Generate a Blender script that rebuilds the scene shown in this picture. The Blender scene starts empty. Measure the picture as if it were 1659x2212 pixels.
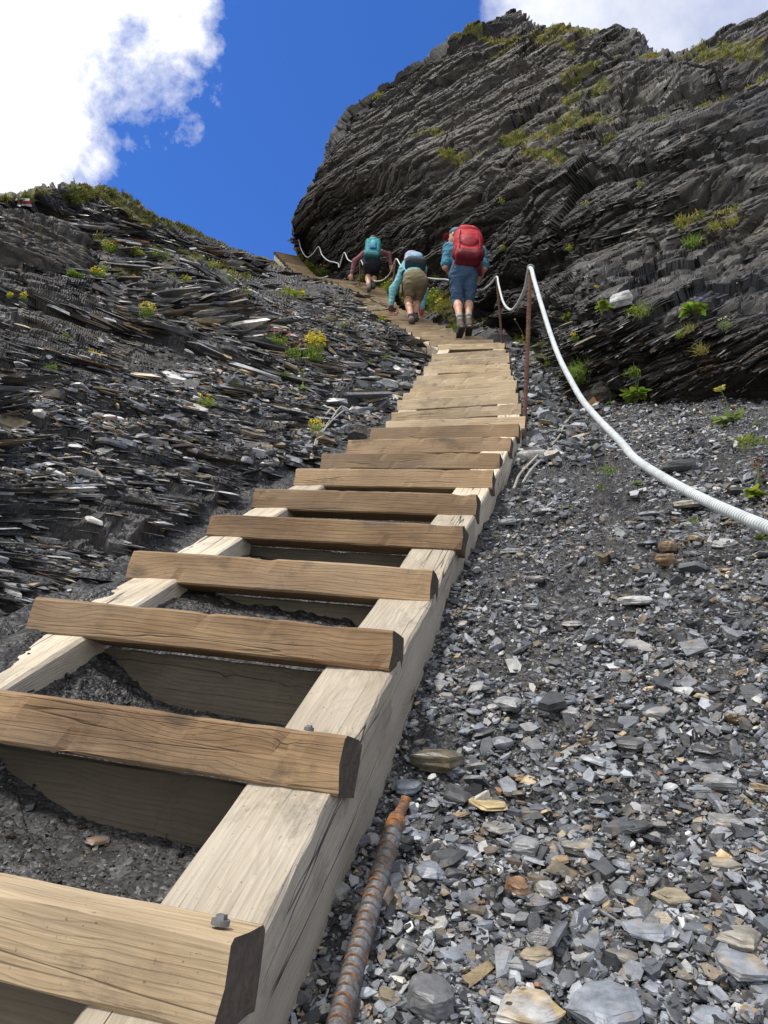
import bpy, bmesh, math, random
import numpy as np
from mathutils import Matrix, Vector
random.seed(5)
rng = np.random.default_rng(11)
S = bpy.context.scene
COL = S.collection

# ------------------------------------------------------------------ frame
# measurements were taken on the photograph as (x, y) with a distance; they are turned into world points here
F = 1661.0; CX, CY = 829.5, 1106.0
UPC = np.array([.06, .938, .342]); UPC /= np.linalg.norm(UPC)
FWD = np.array([0, 0, 1.]) - UPC[2]*UPC; FWD /= np.linalg.norm(FWD)
RGT = np.array([1., 0, 0]); RGT = RGT - (RGT@UPC)*UPC - (RGT@FWD)*FWD; RGT /= np.linalg.norm(RGT)
MW = np.array([RGT, FWD, UPC])
CAM = np.array([0., 0., 1.0])
def toW(p): return np.asarray(p, float)@MW.T + CAM
def dirW(p): return np.asarray(p, float)@MW.T
def ray(x, y):
    x = np.asarray(x, float); y = np.asarray(y, float)
    return np.stack([(x-CX)/F, (CY-y)/F, np.ones_like(x*y)], -1)
def P(x, y, d): return toW(ray(x, y)*np.asarray(d, float)[..., None])
def pix(w):
    c = (np.asarray(w)-CAM)@MW
    return CX+F*c[..., 0]/c[..., 2], CY-F*c[..., 1]/c[..., 2], c[..., 2]

# ------------------------------------------------------------------ noise
_tab = np.random.default_rng(3).random(65536)
def _h(ix, iy, iz, s=0):
    return _tab[((ix*73856093) ^ (iy*19349663) ^ (iz*83492791) ^ (s*2654435)) & 65535]
def vn(p, s=0):
    p = np.asarray(p, float); i = np.floor(p).astype(np.int64); f = p-i
    w = f*f*f*(f*(f*6-15)+10)
    x, y, z = i[..., 0], i[..., 1], i[..., 2]; a, b, c = w[..., 0], w[..., 1], w[..., 2]
    def lx(yy, zz): return _h(x, yy, zz, s)*(1-a)+_h(x+1, yy, zz, s)*a
    return 2*((lx(y, z)*(1-b)+lx(y+1, z)*b)*(1-c)+(lx(y, z+1)*(1-b)+lx(y+1, z+1)*b)*c)-1
def fbm(p, o=4, s=0, g=.5):
    p = np.asarray(p, float); r = 0; a = 1.; t = 0
    for k in range(o):
        r = r+a*vn(p*2.03**k+k*7.1, s+k); t += a; a *= g
    return r/t
def sstep(a, b, x):
    t = np.clip((x-a)/(b-a), 0, 1); return t*t*(3-2*t)
def tps(pts, val):
    p = np.array(pts, float)/1000.; n = len(p)
    def k(r2): return np.where(r2 > 1e-12, .5*r2*np.log(np.maximum(r2, 1e-12)), 0)
    r2 = ((p[:, None]-p[None])**2).sum(-1)
    A = np.zeros((n+3, n+3)); A[:n, :n] = k(r2)+np.eye(n)*1e-5
    A[:n, n] = 1; A[:n, n+1:] = p; A[n, :n] = 1; A[n+1:, :n] = p.T
    w = np.linalg.solve(A, np.concatenate([val, [0, 0, 0]]))
    def f(x, y):
        q = np.stack([x, y], -1).reshape(-1, 2)/1000.; o = np.empty(len(q))
        for s0 in range(0, len(q), 60000):
            c = q[s0:s0+60000]
            r = ((c[:, None]-p[None])**2).sum(-1)
            o[s0:s0+60000] = k(r)@w[:n]+w[n]+c@w[n+1:]
        return o.reshape(np.shape(x))
    return f

# ------------------------------------------------------------------ objects
def link(o, parent=None):
    COL.objects.link(o)
    if parent is not None:
        o.parent = parent
        o.matrix_parent_inverse = Matrix.Identity(4)
    return o
def tag(o, label=None, cat=None, group=None, kind=None):
    if label: o['label'] = label
    if cat: o['category'] = cat
    if group: o['group'] = group
    if kind: o['kind'] = kind
    return o
def empty(name, loc, label, cat, group=None):
    o = bpy.data.objects.new(name, None); o.location = tuple(loc); o.empty_display_size = .05
    link(o); return tag(o, label, cat, group)
def mesh(name, v, f, mat=None, smooth=False, attrs=None, mi=None):
    """numpy verts (n,3); f = array (m,k) or list of such arrays"""
    me = bpy.data.meshes.new(name)
    v = np.asarray(v, np.float32)
    fl = f if isinstance(f, list) else [f]
    fl = [np.asarray(a, np.int32) for a in fl if len(a)]
    me.vertices.add(len(v)); me.vertices.foreach_set('co', v.ravel())
    loops = np.concatenate([a.ravel() for a in fl]); tot = np.concatenate([np.full(len(a), a.shape[1], np.int32) for a in fl])
    me.loops.add(len(loops)); me.loops.foreach_set('vertex_index', loops)
    me.polygons.add(len(tot)); me.polygons.foreach_set('loop_start', np.concatenate([[0], np.cumsum(tot)[:-1]]).astype(np.int32))
    me.polygons.foreach_set('use_smooth', np.full(len(tot), smooth))
    for m in (mat if isinstance(mat, (list, tuple)) else [mat]):
        if m: me.materials.append(m)
    if mi is not None: me.polygons.foreach_set('material_index', np.asarray(mi, np.int32))
    for k, a in (attrs or {}).items():
        a = np.asarray(a, np.float32)
        dom = 'POINT' if len(a) == len(v) else 'FACE'
        if a.ndim == 1: me.attributes.new(k, 'FLOAT', dom).data.foreach_set('value', a)
        elif a.shape[1] == 3: me.attributes.new(k, 'FLOAT_VECTOR', dom).data.foreach_set('vector', a.ravel())
        else: me.attributes.new(k, 'FLOAT_COLOR', dom).data.foreach_set('color', a.ravel())
    me.update(calc_edges=True); me.validate()
    return me
def obj(name, me, parent=None, mw=None):
    o = bpy.data.objects.new(name, me); link(o, parent)
    if mw is not None: o.matrix_local = mw
    return o
class MB:
    """collects pieces of one mesh"""
    def __init__(s): s.v = []; s.q = []; s.t = []; s.n = 0; s.a = []; s.mq = []; s.mt = []
    def add(s, v, q=None, t=None, a=None, m=0):
        v = np.asarray(v, float)
        if q is not None and len(q): s.q.append(np.asarray(q)+s.n); s.mq += [m]*len(q)
        if t is not None and len(t): s.t.append(np.asarray(t)+s.n); s.mt += [m]*len(t)
        s.v.append(v); s.n += len(v)
        if a is not None: s.a.append(np.broadcast_to(np.asarray(a, float), (len(v), 4)))
        return s
    def me(s, name, mat, smooth=False):
        fs = []; mi = []
        if s.q: fs.append(np.concatenate(s.q)); mi += s.mq
        if s.t: fs.append(np.concatenate(s.t)); mi += s.mt
        at = {'m': np.concatenate(s.a)} if s.a else None
        return mesh(name, np.concatenate(s.v), fs, mat, smooth, at, mi)
    def obj(s, name, mat, parent=None, smooth=False, origin=None):
        if origin is not None: s.v = [a-np.asarray(origin) for a in s.v]
        o = obj(name, s.me(name, mat, smooth), parent)
        if origin is not None and parent is None: o.location = tuple(origin)
        return o
def tube(path, rad, n=10, cap=True, prof=None):
    """swept tube: verts, quads, tris"""
    p = np.asarray(path, float); m = len(p); r = np.broadcast_to(np.asarray(rad, float), (m,))
    T = np.gradient(p, axis=0); T /= np.linalg.norm(T, axis=1)[:, None]+1e-12
    a = np.array([0, 0, 1.]) if abs(T[0][2]) < .9 else np.array([1., 0, 0])
    N0 = np.cross(T[0], a); N0 /= np.linalg.norm(N0); Ns = [N0]
    for k in range(1, m):
        N0 = N0-(N0@T[k])*T[k]; N0 /= np.linalg.norm(N0); Ns.append(N0)
    Ns = np.array(Ns); B = np.cross(T, Ns); th = np.arange(n)*2*np.pi/n
    v = p[:, None]+r[:, None, None]*(np.cos(th)[None, :, None]*Ns[:, None]+np.sin(th)[None, :, None]*B[:, None])
    v = v.reshape(-1, 3); i = np.arange(m-1)[:, None]*n; j = np.arange(n)[None]; j2 = (j+1) % n
    q = np.stack([i+j, i+j2, i+n+j2, i+n+j], -1).reshape(-1, 4); t = np.zeros((0, 3), int)
    if cap:
        v = np.concatenate([v, p[:1], p[-1:]]); c0, c1 = m*n, m*n+1
        jj = np.arange(n); t = np.concatenate([np.stack([np.full(n, c0), (jj+1) % n, jj], -1), np.stack([np.full(n, c1), (m-1)*n+jj, (m-1)*n+(jj+1) % n], -1)])
    return v, q, t
def spline(pts, n=40):
    """Catmull-Rom through points"""
    p = np.asarray(pts, float); p = np.concatenate([2*p[:1]-p[1:2], p, 2*p[-1:]-p[-2:-1]])
    out = []; L = np.linalg.norm(np.diff(p, axis=0), axis=1)[1:-1]; tot = L.sum()
    for k in range(len(p)-3):
        m = max(2, int(round(n*L[k]/tot)))
        t = np.linspace(0, 1, m, endpoint=False)[:, None]
        a, b, c, d = p[k:k+4]
        out.append(.5*((2*b)+(-a+c)*t+(2*a-5*b+4*c-d)*t*t+(-a+3*b-3*c+d)*t**3))
    return np.concatenate(out+[p[-2:-1]])

# ------------------------------------------------------------------ node helper
class NT:
    def __init__(s, name):
        s.mat = bpy.data.materials.new(name); s.mat.use_nodes = True; s.t = s.mat.node_tree; s.t.nodes.clear()
        s.out = s.n('ShaderNodeOutputMaterial')
    def n(s, typ, ins=None, **pr):
        nd = s.t.nodes.new(typ)
        for k, v in pr.items(): setattr(nd, k, v)
        for k, v in (ins or {}).items(): s.set(nd.inputs[k], v)
        return nd
    def set(s, sock, v):
        if isinstance(v, bpy.types.NodeSocket): s.t.links.new(v, sock)
        elif isinstance(v, bpy.types.Node): s.t.links.new(v.outputs[0], sock)
        else:
            if hasattr(sock.default_value, '__len__') and not isinstance(v, (int, float)):
                v = tuple(v); L = len(sock.default_value)
                v = v+(1.,) if len(v) == 3 and L == 4 else v
            sock.default_value = v
    def math(s, op, a, b=0., c=0., clamp=False):
        return s.n('ShaderNodeMath', {0: a, 1: b, 2: c}, operation=op, use_clamp=clamp).outputs[0]
    def vm(s, op, a, b=(0, 0, 0)):
        nd = s.n('ShaderNodeVectorMath', {0: a, 1: b}, operation=op)
        return nd.outputs['Value'] if op in ('DOT_PRODUCT', 'LENGTH', 'DISTANCE') else nd.outputs[0]
    def mix(s, f, a, b, bt='MIX'):
        nd = s.n('ShaderNodeMix', data_type='RGBA', blend_type=bt)
        s.set(nd.inputs[0], f); s.set(nd.inputs[6], a); s.set(nd.inputs[7], b); return nd.outputs[2]
    def noise(s, vec, scale=1., detail=4., rough=.55, dist=0., out=0):
        return s.n('ShaderNodeTexNoise', {'Vector': vec, 'Scale': scale, 'Detail': detail, 'Roughness': rough, 'Distortion': dist}).outputs[out]
    def ramp(s, f, *st):
        nd = s.n('ShaderNodeValToRGB', {0: f}); cr = nd.color_ramp
        while len(cr.elements) < len(st): cr.elements.new(.5)
        for e, (p, c) in zip(cr.elements, st):
            e.position = p; e.color = (c, c, c, 1) if isinstance(c, (int, float)) else tuple(c)+(1,)
        return nd.outputs[0]
    def rng(s, v, a, b, c=0., d=1.):
        return s.n('ShaderNodeMapRange', {0: v, 1: a, 2: b, 3: c, 4: d}).outputs[0]
    def scale(s, v, xyz): return s.vm('MULTIPLY', v, xyz)
    def attr(s, name, out='Color'): return s.n('ShaderNodeAttribute', attribute_name=name).outputs[out]
    def bump(s, h, st=.5, dist=.01, nrm=None):
        d = {'Height': h, 'Strength': st, 'Distance': dist}
        if nrm is not None: d['Normal'] = nrm
        return s.n('ShaderNodeBump', d).outputs[0]
    def bsdf(s, col, rough=.7, nrm=None, metal=0., spec=.5, **kw):
        d = {'Base Color': col, 'Roughness': rough, 'Metallic': metal, 'Specular IOR Level': spec}
        d.update(kw)
        if nrm is not None: d['Normal'] = nrm
        b = s.n('ShaderNodeBsdfPrincipled', d); s.t.links.new(b.outputs[0], s.out.inputs[0]); return s.mat
    def sep(s, v):
        nd = s.n('ShaderNodeSeparateXYZ', {0: v}); return nd.outputs
    def comb(s, x, y, z): return s.n('ShaderNodeCombineXYZ', {0: x, 1: y, 2: z}).outputs[0]
    def oc(s): return s.n('ShaderNodeTexCoord').outputs['Object']
    def rnd(s): return s.n('ShaderNodeObjectInfo').outputs['Random']
# ------------------------------------------------------------------ camera, render settings
cam = bpy.data.cameras.new('camera'); co = bpy.data.objects.new('camera', cam); COL.objects.link(co)
cam.sensor_fit = 'HORIZONTAL'; cam.sensor_width = 36.; cam.lens = 36.*F/1659.; cam.clip_start = .02; cam.clip_end = 2000
R = np.column_stack([dirW([1, 0, 0]), dirW([0, 1, 0]), -dirW([0, 0, 1])])
m4 = np.eye(4); m4[:3, :3] = R; m4[:3, 3] = CAM
co.matrix_world = Matrix(m4.tolist()); S.camera = co
S.render.engine = 'CYCLES'
S.cycles.use_denoising = True
S.cycles.max_bounces = 6; S.cycles.diffuse_bounces = 3; S.cycles.glossy_bounces = 2; S.cycles.transmission_bounces = 2
S.cycles.use_adaptive_sampling = True
S.view_settings.view_transform = 'Standard'; S.view_settings.look = 'None'; S.view_settings.exposure = 0; S.view_settings.gamma = 1
S.render.film_transparent = False

# ------------------------------------------------------------------ sky, clouds, sun
SUN_EL, SUN_AZ = math.radians(60), math.radians(-128)      # azimuth from +Y (ahead), negative is left
sun_dir = np.array([math.sin(SUN_AZ)*math.cos(SUN_EL), math.cos(SUN_AZ)*math.cos(SUN_EL), math.sin(SUN_EL)])
w = bpy.data.worlds.new('World'); S.world = w; w.use_nodes = True
class WT(NT):
    def __init__(s): s.t = w.node_tree; s.t.nodes.clear(); s.out = s.n('ShaderNodeOutputWorld')
n = WT()
sky = n.n('ShaderNodeTexSky', sky_type='NISHITA', sun_disc=False, sun_elevation=SUN_EL, sun_rotation=SUN_AZ, altitude=2400., air_density=1.0, dust_density=.1, ozone_density=2.5)
dirv = n.n('ShaderNodeTexCoord').outputs['Generated']
def plane_n(p0, p1):      # normal of the plane through two sight lines, pointing left of p0->p1
    v = np.cross(dirW(ray(*p0)), dirW(ray(*p1))); return tuple(v/np.linalg.norm(v))
nL = np.array(plane_n((500, 0), (180, 420)))
if nL@dirW(ray(0, 100)) < 0: nL = -nL
nR = np.array(plane_n((1048, 0), (1068, 60)))
if nR@dirW(ray(1500, 50)) < 0: nR = -nR
big = n.noise(dirv, 3.2, 8., .62, .25); fine = n.noise(dirv, 11., 8., .62, .15)
nz = n.math('ADD', n.math('MULTIPLY', n.math('SUBTRACT', big, .5), .38), n.math('MULTIPLY', n.math('SUBTRACT', fine, .5), .32))
sL = n.math('ADD', n.vm('DOT_PRODUCT', dirv, tuple(nL)), nz)
sR = n.math('ADD', n.vm('DOT_PRODUCT', dirv, tuple(nR)), n.math('MULTIPLY', nz, .35))
cL = n.ramp(n.math('ADD', n.math('MULTIPLY', sL, 3.2), .42), (.355, 0.), (.485, .46), (.61, 1.))
cR = n.math('MULTIPLY', n.ramp(n.math('ADD', n.math('MULTIPLY', sR, 6.), .4), (.3, 0.), (.6, 1.)), n.math('MULTIPLY', n.rng(n.noise(dirv, 5.5, 6., .6), .35, .65, .5, .95), n.rng(n.vm('DOT_PRODUCT', dirv, tuple(nR)), .0, .30, 1.05, .62), clamp=True))
cov = n.math('MAXIMUM', cL, cR)
up = n.sep(dirv)[2]
blue = n.mix(1., n.n('ShaderNodeMixRGB', {0: 0., 1: sky.outputs[0]}).outputs[0], (.62, 1.15, 2.02), 'MULTIPLY')
cloudc = n.mix(n.rng(n.noise(dirv, 5., 5., .6), .35, .7), (1.02, 1.04, 1.08), (1.3, 1.3, 1.3))
SKY_STRENGTH = .13
cl = n.mix(1., cloudc, (1/SKY_STRENGTH,)*3, 'MULTIPLY')
col = n.mix(cov, blue, cl)
bg = n.n('ShaderNodeBackground', {'Color': col, 'Strength': SKY_STRENGTH}); n.t.links.new(bg.outputs[0], n.out.inputs[0])
sl = bpy.data.lights.new('sun', 'SUN'); so = bpy.data.objects.new('sun', sl); COL.objects.link(so)
sl.energy = 4.0; sl.angle = math.radians(6); sl.color = (1., .95, .88)
so.rotation_euler = Vector(tuple(sun_dir)).to_track_quat('Z', 'Y').to_euler(); so.location = (0, 0, 30)
# ------------------------------------------------------------------ materials
def rock_mat():
    n = NT('slate_rock'); q = n.attr('q', 'Vector'); m = n.sep(n.attr('m', 'Vector')); 
    grass, brown, scree = m[0], m[1], m[2]
    wv = n.noise(q, 1.1, 3., .5, out=1)
    qw = n.vm('ADD', q, n.scale(n.vm('SUBTRACT', wv, (.5, .5, .5)), (.25, .25, .25)))
    lay = n.noise(n.scale(qw, (.9, .9, 24.)), 1., 7., .60)
    lay2 = n.noise(n.scale(qw, (3., 3., 90.)), 1., 4., .6)
    blot = n.noise(q, .9, 5., .6)
    base = n.ramp(lay, (.32, (.004, .0042, .0047)), (.5, (.0125, .0125, .0137)), (.62, (.033, .0335, .036)), (.76, (.10, .102, .108)))
    brn = n.ramp(lay, (.3, (.007, .0055, .004)), (.5, (.031, .0245, .0165)), (.72, (.115, .09, .06)))
    och = n.rng(n.noise(q, 7., 4., .6), .60, .70)
    bf = n.math('MULTIPLY', n.rng(n.math('ADD', n.math('MULTIPLY', blot, .9), brown), .55, 1.15), .85, clamp=True)
    rc = n.mix(bf, base, brn)
    rc = n.mix(n.math('MULTIPLY', och, n.math('MULTIPLY', bf, .55)), rc, (.20, .12, .05))
    shade = n.math('MULTIPLY', brown, -1.6, clamp=True)  # negative brown values carry shade painted into the rock colour
    rc = n.mix(n.math('MULTIPLY', shade, .8), rc, (.0035, .0035, .0037))
    rc = n.mix(1., rc, n.mix(n.attr('tone', 'Fac'), (1., 1., 1.), (.40, .335, .26)), 'MULTIPLY')
    # scree fines: tiny chips
    vo = n.n('ShaderNodeTexVoronoi', {'Vector': n.scale(q, (1., 1., 1.6)), 'Scale': 130.}, feature='F1')
    vo2 = n.n('ShaderNodeTexVoronoi', {'Vector': n.scale(q, (1., 1., 1.6)), 'Scale': 55.}, feature='F1')
    c1 = n.ramp(n.sep(vo.outputs['Color'])[0], (.35, (.006, .006, .0065)), (.7, (.022, .022, .023)), (.93, (.065, .065, .068)), (1., (.16, .16, .16)))
    c2 = n.ramp(n.sep(vo2.outputs['Color'])[1], (.45, (.005, .005, .0055)), (.8, (.026, .026, .028)), (1., (.10, .10, .11)))
    sc = n.mix(n.rng(n.noise(q, 22., 3.), .42, .58), c1, c2)
    sc = n.mix(1., sc, n.ramp(n.noise(q, 3.5, 4., .6), (.3, .45), (.7, 1.25)), 'MULTIPLY')
    c = n.mix(scree, rc, sc)
    gn = n.noise(q, 16., 6., .7)
    gc = n.ramp(n.noise(q, 5., 5., .7), (.3, (.035, .04, .012)), (.5, (.075, .075, .022)), (.68, (.14, .12, .045)))
    gf = n.rng(n.math('ADD', grass, n.math('MULTIPLY', n.math('SUBTRACT', gn, .5), 1.1)), .45, .62)
    c = n.mix(gf, c, gc)
    ro_shade = shade
    hb = n.math('ADD', n.math('MULTIPLY', lay, .7), n.math('MULTIPLY', lay2, .3))
    hs = n.math('MULTIPLY', n.math('ADD', vo.outputs['Distance'], vo2.outputs['Distance']), -.3)
    b1 = n.bump(hb, .9, .05); b2 = n.bump(hs, .8, .012)
    nb = n.n('ShaderNodeMix', data_type='VECTOR'); n.set(nb.inputs[0], scree); n.set(nb.inputs[4], b1); n.set(nb.inputs[5], b2)
    ro = n.mix(gf, n.ramp(n.noise(n.scale(qw, (3., 3., 20.)), 1., 4.), (.35, .46), (.65, .8)), (.9, .9, .9))
    return n.bsdf(c, n.mix(ro_shade, ro, (.95, .95, .95)), nb.outputs[1], spec=n.rng(ro_shade, 0., 1., .55, .1))
ROCK = rock_mat()

def stone_mat():
    n = NT('slate_stone'); c = n.attr('m'); q = n.oc(); r = n.rnd()
    q2 = n.vm('ADD', q, n.comb(n.math('MULTIPLY', r, 37.), n.math('MULTIPLY', r, 11.), 0.))
    v = n.noise(q2, 45., 6., .62); v2 = n.noise(n.scale(q2, (8., 8., 120.)), 1., 4., .6)
    cc = n.mix(1., c, n.ramp(v, (.3, .55), (.7, 1.35)), 'MULTIPLY')
    st = n.rng(n.noise(q2, 14., 4., .6), .56, .68)
    cc = n.mix(n.math('MULTIPLY', st, .45), cc, (.26, .19, .10))
    h = n.math('ADD', n.math('MULTIPLY', v, .6), n.math('MULTIPLY', v2, .5))
    return n.bsdf(cc, n.rng(v, .3, .7, .30, .56), n.bump(h, .55, .006), spec=.5)
STONE = stone_mat()

def wood_mat(name, dark, mid, light, tint, crack=0., grey=0., scl=1.):
    """long axis = object X; wide faces run across Y and Z"""
    n = NT(name); p = n.oc(); r = n.rnd()
    off = n.comb(n.math('MULTIPLY', r, 53.), n.math('MULTIPLY', r, 7.3), n.math('MULTIPLY', r, 19.))
    s = n.sep(p); pp = n.vm('ADD', p, off)
    # knots
    kv = n.n('ShaderNodeTexVoronoi', {'Vector': n.scale(pp, (3.2, 5., 5.)), 'Scale': 1.}, feature='F1')
    kd = kv.outputs['Distance']; knot = n.rng(kd, .05, .11, 1., 0.)
    pull = n.rng(kd, 0., .38, .030, 0.)
    wob = n.noise(n.scale(pp, (1.8, 9., 9.)), 1., 3., .5)
    zz = n.math('ADD', n.math('ADD', s[2], n.math('MULTIPLY', s[1], .6)), n.math('ADD', pull, n.math('MULTIPLY', n.math('SUBTRACT', wob, .5), .07)))
    ring = n.math('FRACT', n.math('ADD', n.math('MULTIPLY', zz, 95.*scl), n.math('MULTIPLY', r, 9.)))
    ringc = n.ramp(ring, (0., .15), (.55, .45), (.85, 1.), (1., .2))
    fib = n.noise(n.scale(pp, (7., 260., 260.)), 1., 4., .65)
    blo = n.noise(n.scale(pp, (3., 9., 9.)), 1., 5., .6)
    c = n.ramp(blo, (.28, dark), (.5, mid), (.72, light))
    c = n.mix(n.math('MULTIPLY', ringc, .30), c, tuple(a*.42 for a in dark))
    c = n.mix(1., c, n.ramp(fib, (.25, .6), (.6, 1.1), (.8, 1.3)), 'MULTIPLY')
    c = n.mix(n.math('MULTIPLY', knot, .8), c, (.055, .032, .018))
    c = n.mix(n.math('MULTIPLY', n.math('ABSOLUTE', n.math('SUBTRACT', r, .5)), .7), c, tint, 'MIX')
    c = n.mix(1., c, n.rng(n.math('FRACT', n.math('MULTIPLY', r, 17.3)), 0., 1., .72, 1.22), 'MULTIPLY')
    gy = n.rng(n.noise(n.scale(pp, (1.6, 5., 5.)), 1., 4., .6), .45, .68)
    c = n.mix(n.math('MULTIPLY', gy, .5 if grey else .28), c, (.42, .375, .305) if grey else (.22, .19, .15))
    mud = n.rng(n.math('ADD', n.noise(n.scale(pp, (9., 14., 14.)), 1., 6., .7), n.math('MULTIPLY', n.noise(pp, 2.2, 2.), .5)), .82, .98)
    c = n.mix(n.math('MULTIPLY', mud, .55), c, (.06, .05, .04))
    # damp streaks and grey stain
    stn = n.rng(n.noise(n.scale(pp, (2., 30., 3.)), 1., 5., .7), .52, .70)
    c = n.mix(n.math('MULTIPLY', stn, .35), c, tuple(a*.5 for a in dark))
    h = n.math('ADD', n.math('MULTIPLY', ringc, -.4), n.math('MULTIPLY', fib, .8))
    if crack:
        ck = n.noise(n.scale(pp, (.7, 20., 20.)), 1., 2., .5)
        cl = n.rng(n.math('ABSOLUTE', n.math('SUBTRACT', ck, .5)), .0, .0105, 1., 0.)
        brk = n.rng(n.noise(n.scale(pp, (1.3, 9., 9.)), 1., 2.), .46, .54)
        cl = n.math('MULTIPLY', cl, brk)
        c = n.mix(n.math('MULTIPLY', cl, crack), c, (.012, .009, .007))
        h = n.math('SUBTRACT', h, n.math('MULTIPLY', cl, 2.5))
    sp = n.rng(n.noise(pp, 160., 2.), .68, .74)
    c = n.mix(n.math('MULTIPLY', sp, .5), c, (.02, .018, .016))
    return n.bsdf(c, n.rng(fib, .3, .7, .62, .85), n.bump(h, .5, .0025), spec=.3)
TREADM = wood_mat('tread_wood', (.14, .078, .038), (.27, .168, .088), (.38, .262, .145), (.34, .25, .15), crack=.32)
TREADP = wood_mat('pale_tread_wood', (.28, .195, .11), (.43, .32, .195), (.55, .435, .285), (.46, .38, .27), crack=.35)
RAILM = wood_mat('weathered_rail_wood', (.33, .27, .19), (.51, .44, .335), (.66, .59, .475), (.44, .39, .32), crack=1., grey=1., scl=1.5)
RISERM = wood_mat('riser_wood', (.06, .05, .036), (.10, .083, .06), (.15, .125, .09), (.08, .07, .055), crack=.9)
def simple(name, col, rough=.7, metal=0., bumpv=0., bs=60., var=.3, spec=.5, stretch=(1, 1, 1)):
    n = NT(name); q = n.scale(n.oc(), stretch); v = n.noise(q, bs, 5., .6)
    c = n.mix(1., tuple(col)+(1,), n.ramp(v, (.25, 1-var), (.75, 1+var)), 'MULTIPLY')
    return n.bsdf(c, rough, n.bump(v, bumpv, .01) if bumpv else None, metal, spec)
ENDM = simple('damp_end_grain', (.062, .045, .032), .85, 0, .6, 90., .5)
def rust_mat():
    n = NT('rusty_steel'); q = n.oc(); a = n.noise(q, 42., 6., .65); b = n.noise(q, 150., 5., .65); rb = n.sep(n.attr('m', 'Vector'))[0]
    w = n.math('ADD', n.math('MULTIPLY', rb, .6), n.math('MULTIPLY', n.math('SUBTRACT', a, .44), 1.9))
    c = n.ramp(w, (.05, (.135, .14, .145)), (.3, (.085, .07, .062)), (.52, (.17, .085, .048)), (.85, (.42, .17, .05)))
    c = n.mix(1., c, n.ramp(b, (.3, .55), (.7, 1.35)), 'MULTIPLY')
    return n.bsdf(c, n.rng(w, .1, .6, .42, .85), n.bump(b, .5, .003), .2, .5)
RUST = rust_mat()
def rust2():
    n = NT('brown_rusted_post'); q = n.oc(); a = n.noise(q, 20., 6., .65)
    c = n.ramp(a, (.3, (.07, .035, .024)), (.55, (.14, .065, .042)), (.75, (.20, .10, .06)))
    return n.bsdf(c, .8, n.bump(a, .4, .004))
RUSTP = rust2()
def cable_mat():
    n = NT('galvanised_cable'); t = n.attr('m'); s = n.sep(t)
    st = n.math('SINE', n.math('ADD', n.math('MULTIPLY', s[0], 2*math.pi), n.math('MULTIPLY', s[1], 2*math.pi*2)))
    v = n.noise(n.oc(), 40., 4.)
    c = n.mix(n.rng(st, -1., .3), (.26, .29, .31), (.66, .70, .72)); c = n.mix(1., c, n.ramp(v, (.3, .8), (.7, 1.1)), 'MULTIPLY')
    return n.bsdf(c, .36, n.bump(st, .35, .002), .35, .6)
CABLE = cable_mat()
STEEL = simple('galvanised_steel', (.16, .165, .17), .55, .5, .2, 60., .2)
WIRE = simple('old_grey_wire', (.30, .28, .25), .6, .2, .3, 50., .35)
# ------------------------------------------------------------------ the stair line (used by terrain and stairs)
WL = .85
TR = [(85,1290,865,1362),(296,1188,945,1230),(448.5,1108,992,1134),(553,1054,1033,1067),(638.5,1011,1063,1014),(701,979,1085.5,978),(750,950,1102,942.5),(797.6,924,1118,914),(830,909,1130,899),(846,891,1125,871),(860,864,1120.5,848),(873,849,1117,834),(883,839,1113.5,821),(893.6,822.6,1109,811),(903,812,1106.6,798),(917,791,1102,785.5),(925,782,1099.6,769),(930,773,1098,762),(935,764.7,1095.7,754),(948,744,1091.5,741)]
tdir = np.array([.959, -.0466, -.279]); tdir /= np.linalg.norm(tdir)
ldir = np.array([435, 421, 1661.]); ldir /= np.linalg.norm(ldir)
nlad = np.cross(tdir, ldir); nlad /= np.linalg.norm(nlad); nlad *= np.sign(nlad[1])
vdir = UPC-(UPC@tdir)*tdir; vdir /= np.linalg.norm(vdir)
ddir = -np.cross(vdir, tdir); ddir *= np.sign(ddir[2])
dl = []
for a, b, c, d in TR:
    xl, xr = (a-CX)/F, (c-CX)/F
    dl.append(WL*(tdir[0]-tdir[2]*xr)/(xr-xl))
kk = np.arange(len(TR)); dl = np.polyval(np.polyfit(kk, dl, 3), kk)
TL = np.array([ray(a, b)*d for (a, b, c, e), d in zip(TR, dl)]); TRt = np.array([ray(c, e)*(d+tdir[2]*WL) for (a, b, c, e), d in zip(TR, dl)])
# the two treads nearest the lens
R1 = ray(500, 2027)*.735; L1 = R1-WL*(tdir+np.array([0, .006, .0])); R2 = ray(745, 1590)*1.115; L2 = R2-WL*tdir
R0 = R1+(R1-R2)*.95; L0 = R0-WL*tdir
TL = np.concatenate([[L0, L1, L2], TL]); TRt = np.concatenate([[R0, R1, R2], TRt])       # cam frame, front top corners
NF1 = len(TL)
O3 = TL[3]
def pl(x, y, off=0.):
    return (nlad@O3+off-.08)/(ray(x, y)@nlad)
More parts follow.
